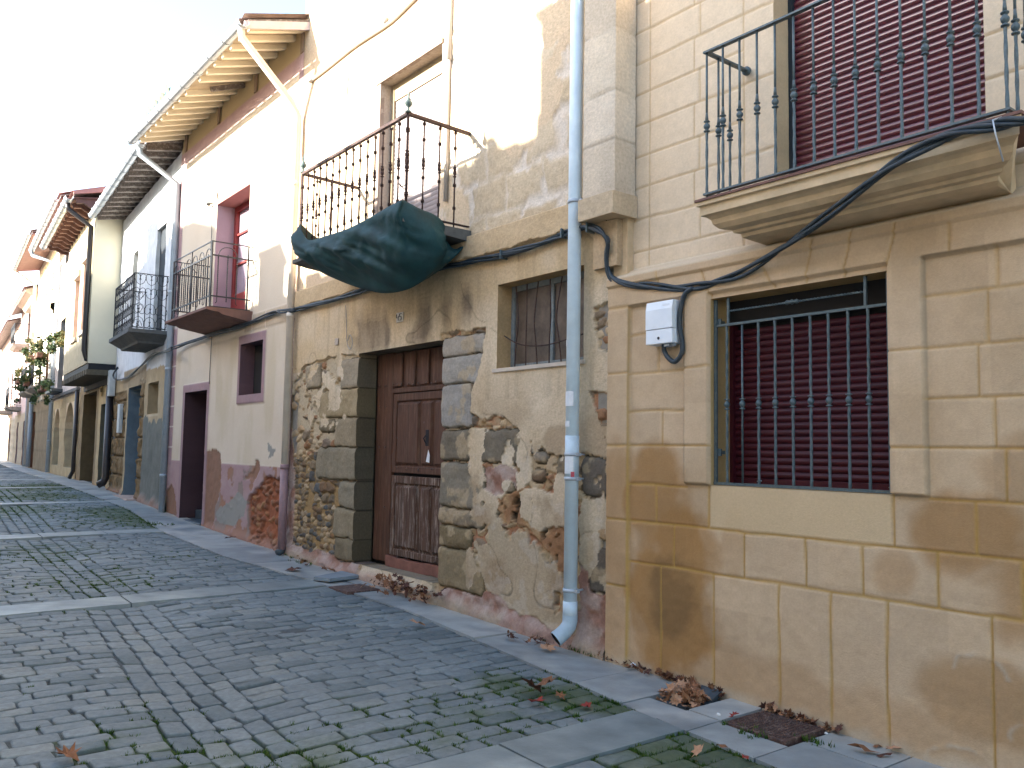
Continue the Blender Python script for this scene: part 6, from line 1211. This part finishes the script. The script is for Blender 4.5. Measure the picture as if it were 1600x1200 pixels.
def flake(pts, th, z, name, label, mtn, tilt=0, cat='slate'):
    Q = [ground_px(*p) for p in pts]; cx = sum(q[0] for q in Q) / len(Q); cy = sum(q[1] for q in Q) / len(Q); zb = float(gz(cx)) + z; n = len(Q)
    vs = [(x, y, zb + tilt * (y - cy)) for x, y in Q] + [(x, y, zb + th + tilt * (y - cy)) for x, y in Q]; mb = MB(); mb.add(vs, [tuple(range(n))[::-1], tuple(range(n, 2 * n))] + [(i, (i + 1) % n, (i + 1) % n + n, i + n) for i in range(n)]); single(name, mb, M[mtn], FA, (cx, cy, zb), label, cat)
flake(((490, 908), (540, 896), (562, 899), (560, 906), (515, 912)), .035, .012, 'loose_slate', 'loose raised slate on the pavement left of the old wooden door', 'loose')
flake(((1100, 1070), (1140, 1076), (1135, 1086), (1103, 1100), (1092, 1088)), .03, .012, 'broken_slate', 'dark broken slate beside the leaf-filled hole by the ochre wall', 'slate', .25)
# earth in the open hole
Hc = [ground_px(1075, 1085)]; mb = MB(); x0, x1 = hx0 - .01, hx1 + .01; y0 = -.42; mb.box(x0, x1, y0, .05, -.16, -.055); o = single('soil', mb, mat('dark_soil', (.035, .026, .02), rough=1, bump=.02, bscale=20, var=.4), FA, ((x0 + x1) / 2, y0 / 2, -.1), kind='structure')
# leaves
def leafgeo(s_, rr, kind='plane'):
    if kind == 'plane': out = [(0, -1), (.25, -.45), (.8, -.5), (.55, -.1), (1, .25), (.5, .3), (.45, .75), (.15, .55), (0, 1.05), (-.15, .55), (-.45, .75), (-.5, .3), (-1, .25), (-.55, -.1), (-.8, -.5), (-.25, -.45)]
    else: out = [(0, -1), (.25, -.6), (.34, 0), (.22, .55), (0, 1), (-.22, .55), (-.34, 0), (-.25, -.6)]
    cu = rr.uniform(.1, .5); cv = rr.uniform(-.3, .3); ph = rr.uniform(0, 6.28)
    v = [(0, 0, 0)] + [(x * s_, y * s_, s_ * (cu * abs(x) ** 1.5 + cv * y * abs(y) + .12 * math.sin(ph + 5 * y + 3 * x))) for x, y in out]; n = len(out)
    return v, [(0, i + 1, (i + 1) % n + 1) for i in range(n)]
def place(v, c, yaw, tx, ty):
    R_ = Matrix.Rotation(yaw, 3, 'Z') @ Matrix.Rotation(tx, 3, 'X') @ Matrix.Rotation(ty, 3, 'Y'); w_ = [R_ @ Vector(p) for p in v]; zm = min(p.z for p in w_); return [(p.x + c[0], p.y + c[1], p.z - zm + c[2]) for p in w_]
rr = random.Random(21)
def one(px, py, s_, mtn, label, kind='plane', tx=0, ty=0, name='fallen_leaf', dz_=.014):
    x, y = ground_px(px, py); y = min(y, float(wally(x)) - .03); z = float(gz(x)) + dz_; v, f = leafgeo(s_, rr, kind); mb = MB(); mb.add(place(v, (x, y, z), rr.uniform(0, 6.28), tx, ty), f); o = single(name, mb, M[mtn], FA, (x, y, z), label, 'leaf'); return o
one(652, 982, .085, 'leaf_pale', 'curled tan leaf lying alone where the setts meet the pavement', tx=.2)
one(832, 1090, .10, 'leaf_dark', 'big dark curled leaf on the mossy setts', tx=.5); one(852, 1084, .09, 'leaf', 'brown leaf overlapping the big dark leaf on the mossy setts', tx=-.3); one(838, 1105, .06, 'leaf_red', 'reddish leaf just below the big dark leaf on the mossy setts')
one(875, 1094, .045, 'leaf', 'small brown leaf right of the big dark leaf on the moss'); one(915, 1108, .05, 'leaf_red', 'small red leaf at the right edge of the mossy setts')
one(1350, 1180, .085, 'leaf', 'long folded rust-brown leaf on the slab at the lower right', 'long', .5); one(1382, 1186, .05, 'leaf_dark', 'small dark leaf just right of the long rust-brown leaf', 'long')
one(1378, 1168, .045, 'leaf', 'small brown leaf against the wall at the lower right', 'long'); one(1415, 1172, .05, 'leaf_pale', 'pale leaf against the wall at the lower right edge')
one(1147, 1124, .035, 'leaf_red', 'bright red little leaf left of the ribbed metal cover', tx=.6); one(1055, 1073 + 5, .05, 'leaf_dark', 'dark leaf left of the leaf-filled hole', 'long')
one(855, 1018, .08, 'leaf_pale', 'pale brown leaf on the pavement left of the downpipe elbow', tx=.2); one(105, 1193, .07, 'leaf', 'rust-brown leaf on the setts at the lower left', 'plane', .1); one(170, 895, .0, 'leaf', '') if 0 else None
one(360, 843, .09, 'leaf_dark', 'dark leaf on the pavement before the crumbling pink dado', 'long'); one(458, 893, .10, 'leaf_dark', 'curled dark leaf on the pavement near the party wall of the cream house', tx=.3); one(1130, 1172, .05, 'leaf', 'brown leaf among the mossy setts at the bottom right', 'long'); one(1165, 1190, .05, 'leaf_red', 'reddish leaf at the bottom edge of the picture among mossy setts', 'long')
one(1090, 1188, .05, 'leaf_pale', 'small tan leaf standing in moss at the bottom edge', tx=.9)
def pile(name, label, spots, n, s0, mts, seed, zlift=.0):
    rr = random.Random(seed); groups = {m_: MB() for m_ in mts}
    for k in range(n):
        px, py = rr.choice(spots); x, y = ground_px(px + rr.gauss(0, 7), py + rr.gauss(0, 3)); y = min(y, float(wally(x)) - .025); z = float(gz(x)) + .012 + abs(rr.gauss(0, .009)) + zlift
        if 'door' in label: dd = abs(rr.gauss(0, .09)); x = FA.at(px + rr.gauss(0, 9), py, -.1)[0]; y = -.065 - dd; z += rr.uniform(0, .13) * max(0, 1 - dd / .2)
        v, f = leafgeo(s0 * rr.uniform(.5, 1.15), rr, rr.choice(('plane', 'long', 'plane'))); groups[rr.choice(mts)].add(place(v, (x, y, z), rr.uniform(0, 6.28), rr.gauss(0, .5), rr.gauss(0, .5)), f)
    T = None
    x, y = ground_px(*spots[0]); T = Thing(name, label, 'leaves', FA, (x, y, float(gz(x)))); T.o['kind'] = 'stuff'
    for m_, g in groups.items(): part(T, 'leaf_litter', g, M[m_])
pile('leaf_pile', 'heap of brown leaves on the threshold of the old wooden door', [(x, y) for x, y in ((600, 912), (615, 913), (630, 915), (645, 913), (655, 912), (665, 915), (675, 917), (640, 920), (620, 908))], 130, .043, ('leaf', 'leaf_dark', 'leaf_dark', 'leaf_pale'), 1)
pile('leaf_pile', 'heap of tan plane leaves filling the hole beside the broken slate', [(x, y) for x, y in ((1045, 1088), (1058, 1088), (1070, 1092), (1080, 1088), (1092, 1095), (1075, 1080), (1062, 1098), (1085, 1102), (1078, 1072))], 95, .055, ('leaf_pale', 'leaf_pale', 'leaf'), 2, -.02)
pile('leaf_litter_strip', 'small rusty leaves and crumbs along the wall from the downpipe to the hole', [(x, y) for x, y in ((985, 1042), (1000, 1048), (1020, 1055), (1045, 1062), (1070, 1062), (1085, 1066), (1140, 1085), (955, 1032), (935, 1025), (1060, 1058))], 90, .032, ('leaf', 'leaf_dark', 'leaf'), 3)
pile('leaf_litter_strip', 'dark leaves and crumbs caught between the ribbed cover and the wall', [(x, y) for x, y in ((1225, 1112), (1240, 1118), (1250, 1122), (1265, 1128), (1280, 1132), (1300, 1138), (1312, 1144), (1235, 1108))], 60, .034, ('leaf', 'leaf_dark', 'leaf_pale'), 4)
pile('leaf_litter_strip', 'thin scatter of dark leaves along the foot of the left end of the old house', [(x, y) for x, y in ((440, 866), (465, 876), (490, 884), (515, 890), (800, 1000), (830, 1005), (845, 1008))], 40, .04, ('leaf_dark', 'leaf'), 5)
# scraps
def crumple(px, py, s_, mtn, name, label, cat):
    x, y = ground_px(px, py); z = float(gz(x)) + .012; rr = random.Random(int(px)); mb = MB(); n, m_ = 8, 6; vs = []
    for j in range(m_ + 1):
        for i in range(n): a = 2 * math.pi * i / n; e = math.pi * j / m_; r = s_ * (.7 + .5 * rr.random()); vs.append((x + r * math.sin(e) * math.cos(a), y + r * .6 * math.sin(e) * math.sin(a), z + s_ * .5 + r * .55 * math.cos(e)))
    mb.add(vs, [(j * n + i, j * n + (i + 1) % n, (j + 1) * n + (i + 1) % n, (j + 1) * n + i) for j in range(m_) for i in range(n)]); single(name, mb, M[mtn], FA, (x, y, z), label, cat)
crumple(928, 1022, .035, 'box', 'crumpled_wrapper', 'crumpled white and grey wrapper on the pavement at the foot of the ochre corner', 'litter')
crumple(991, 1045, .03, 'box', 'crumpled_tissue', 'flattened whitish scrap by the wall between corner and hole', 'litter')
crumple(1123, 1121, .014, 'white', 'white_pebble', 'small white pebble on the slabs left of the ribbed cover', 'pebble')
crumple(523, 888, .035, 'white', 'crumpled_tissue', 'white tissue at the foot of the rubble left of the old door', 'litter')
crumple(1291, 1151, .012, 'white', 'white_pebble', 'tiny white pebble right of the ribbed cover', 'pebble')
for o in bpy.data.objects:
    if '_b' in o: del o['_b']
print('objects', len(bpy.data.objects), 'setts', len(ST))
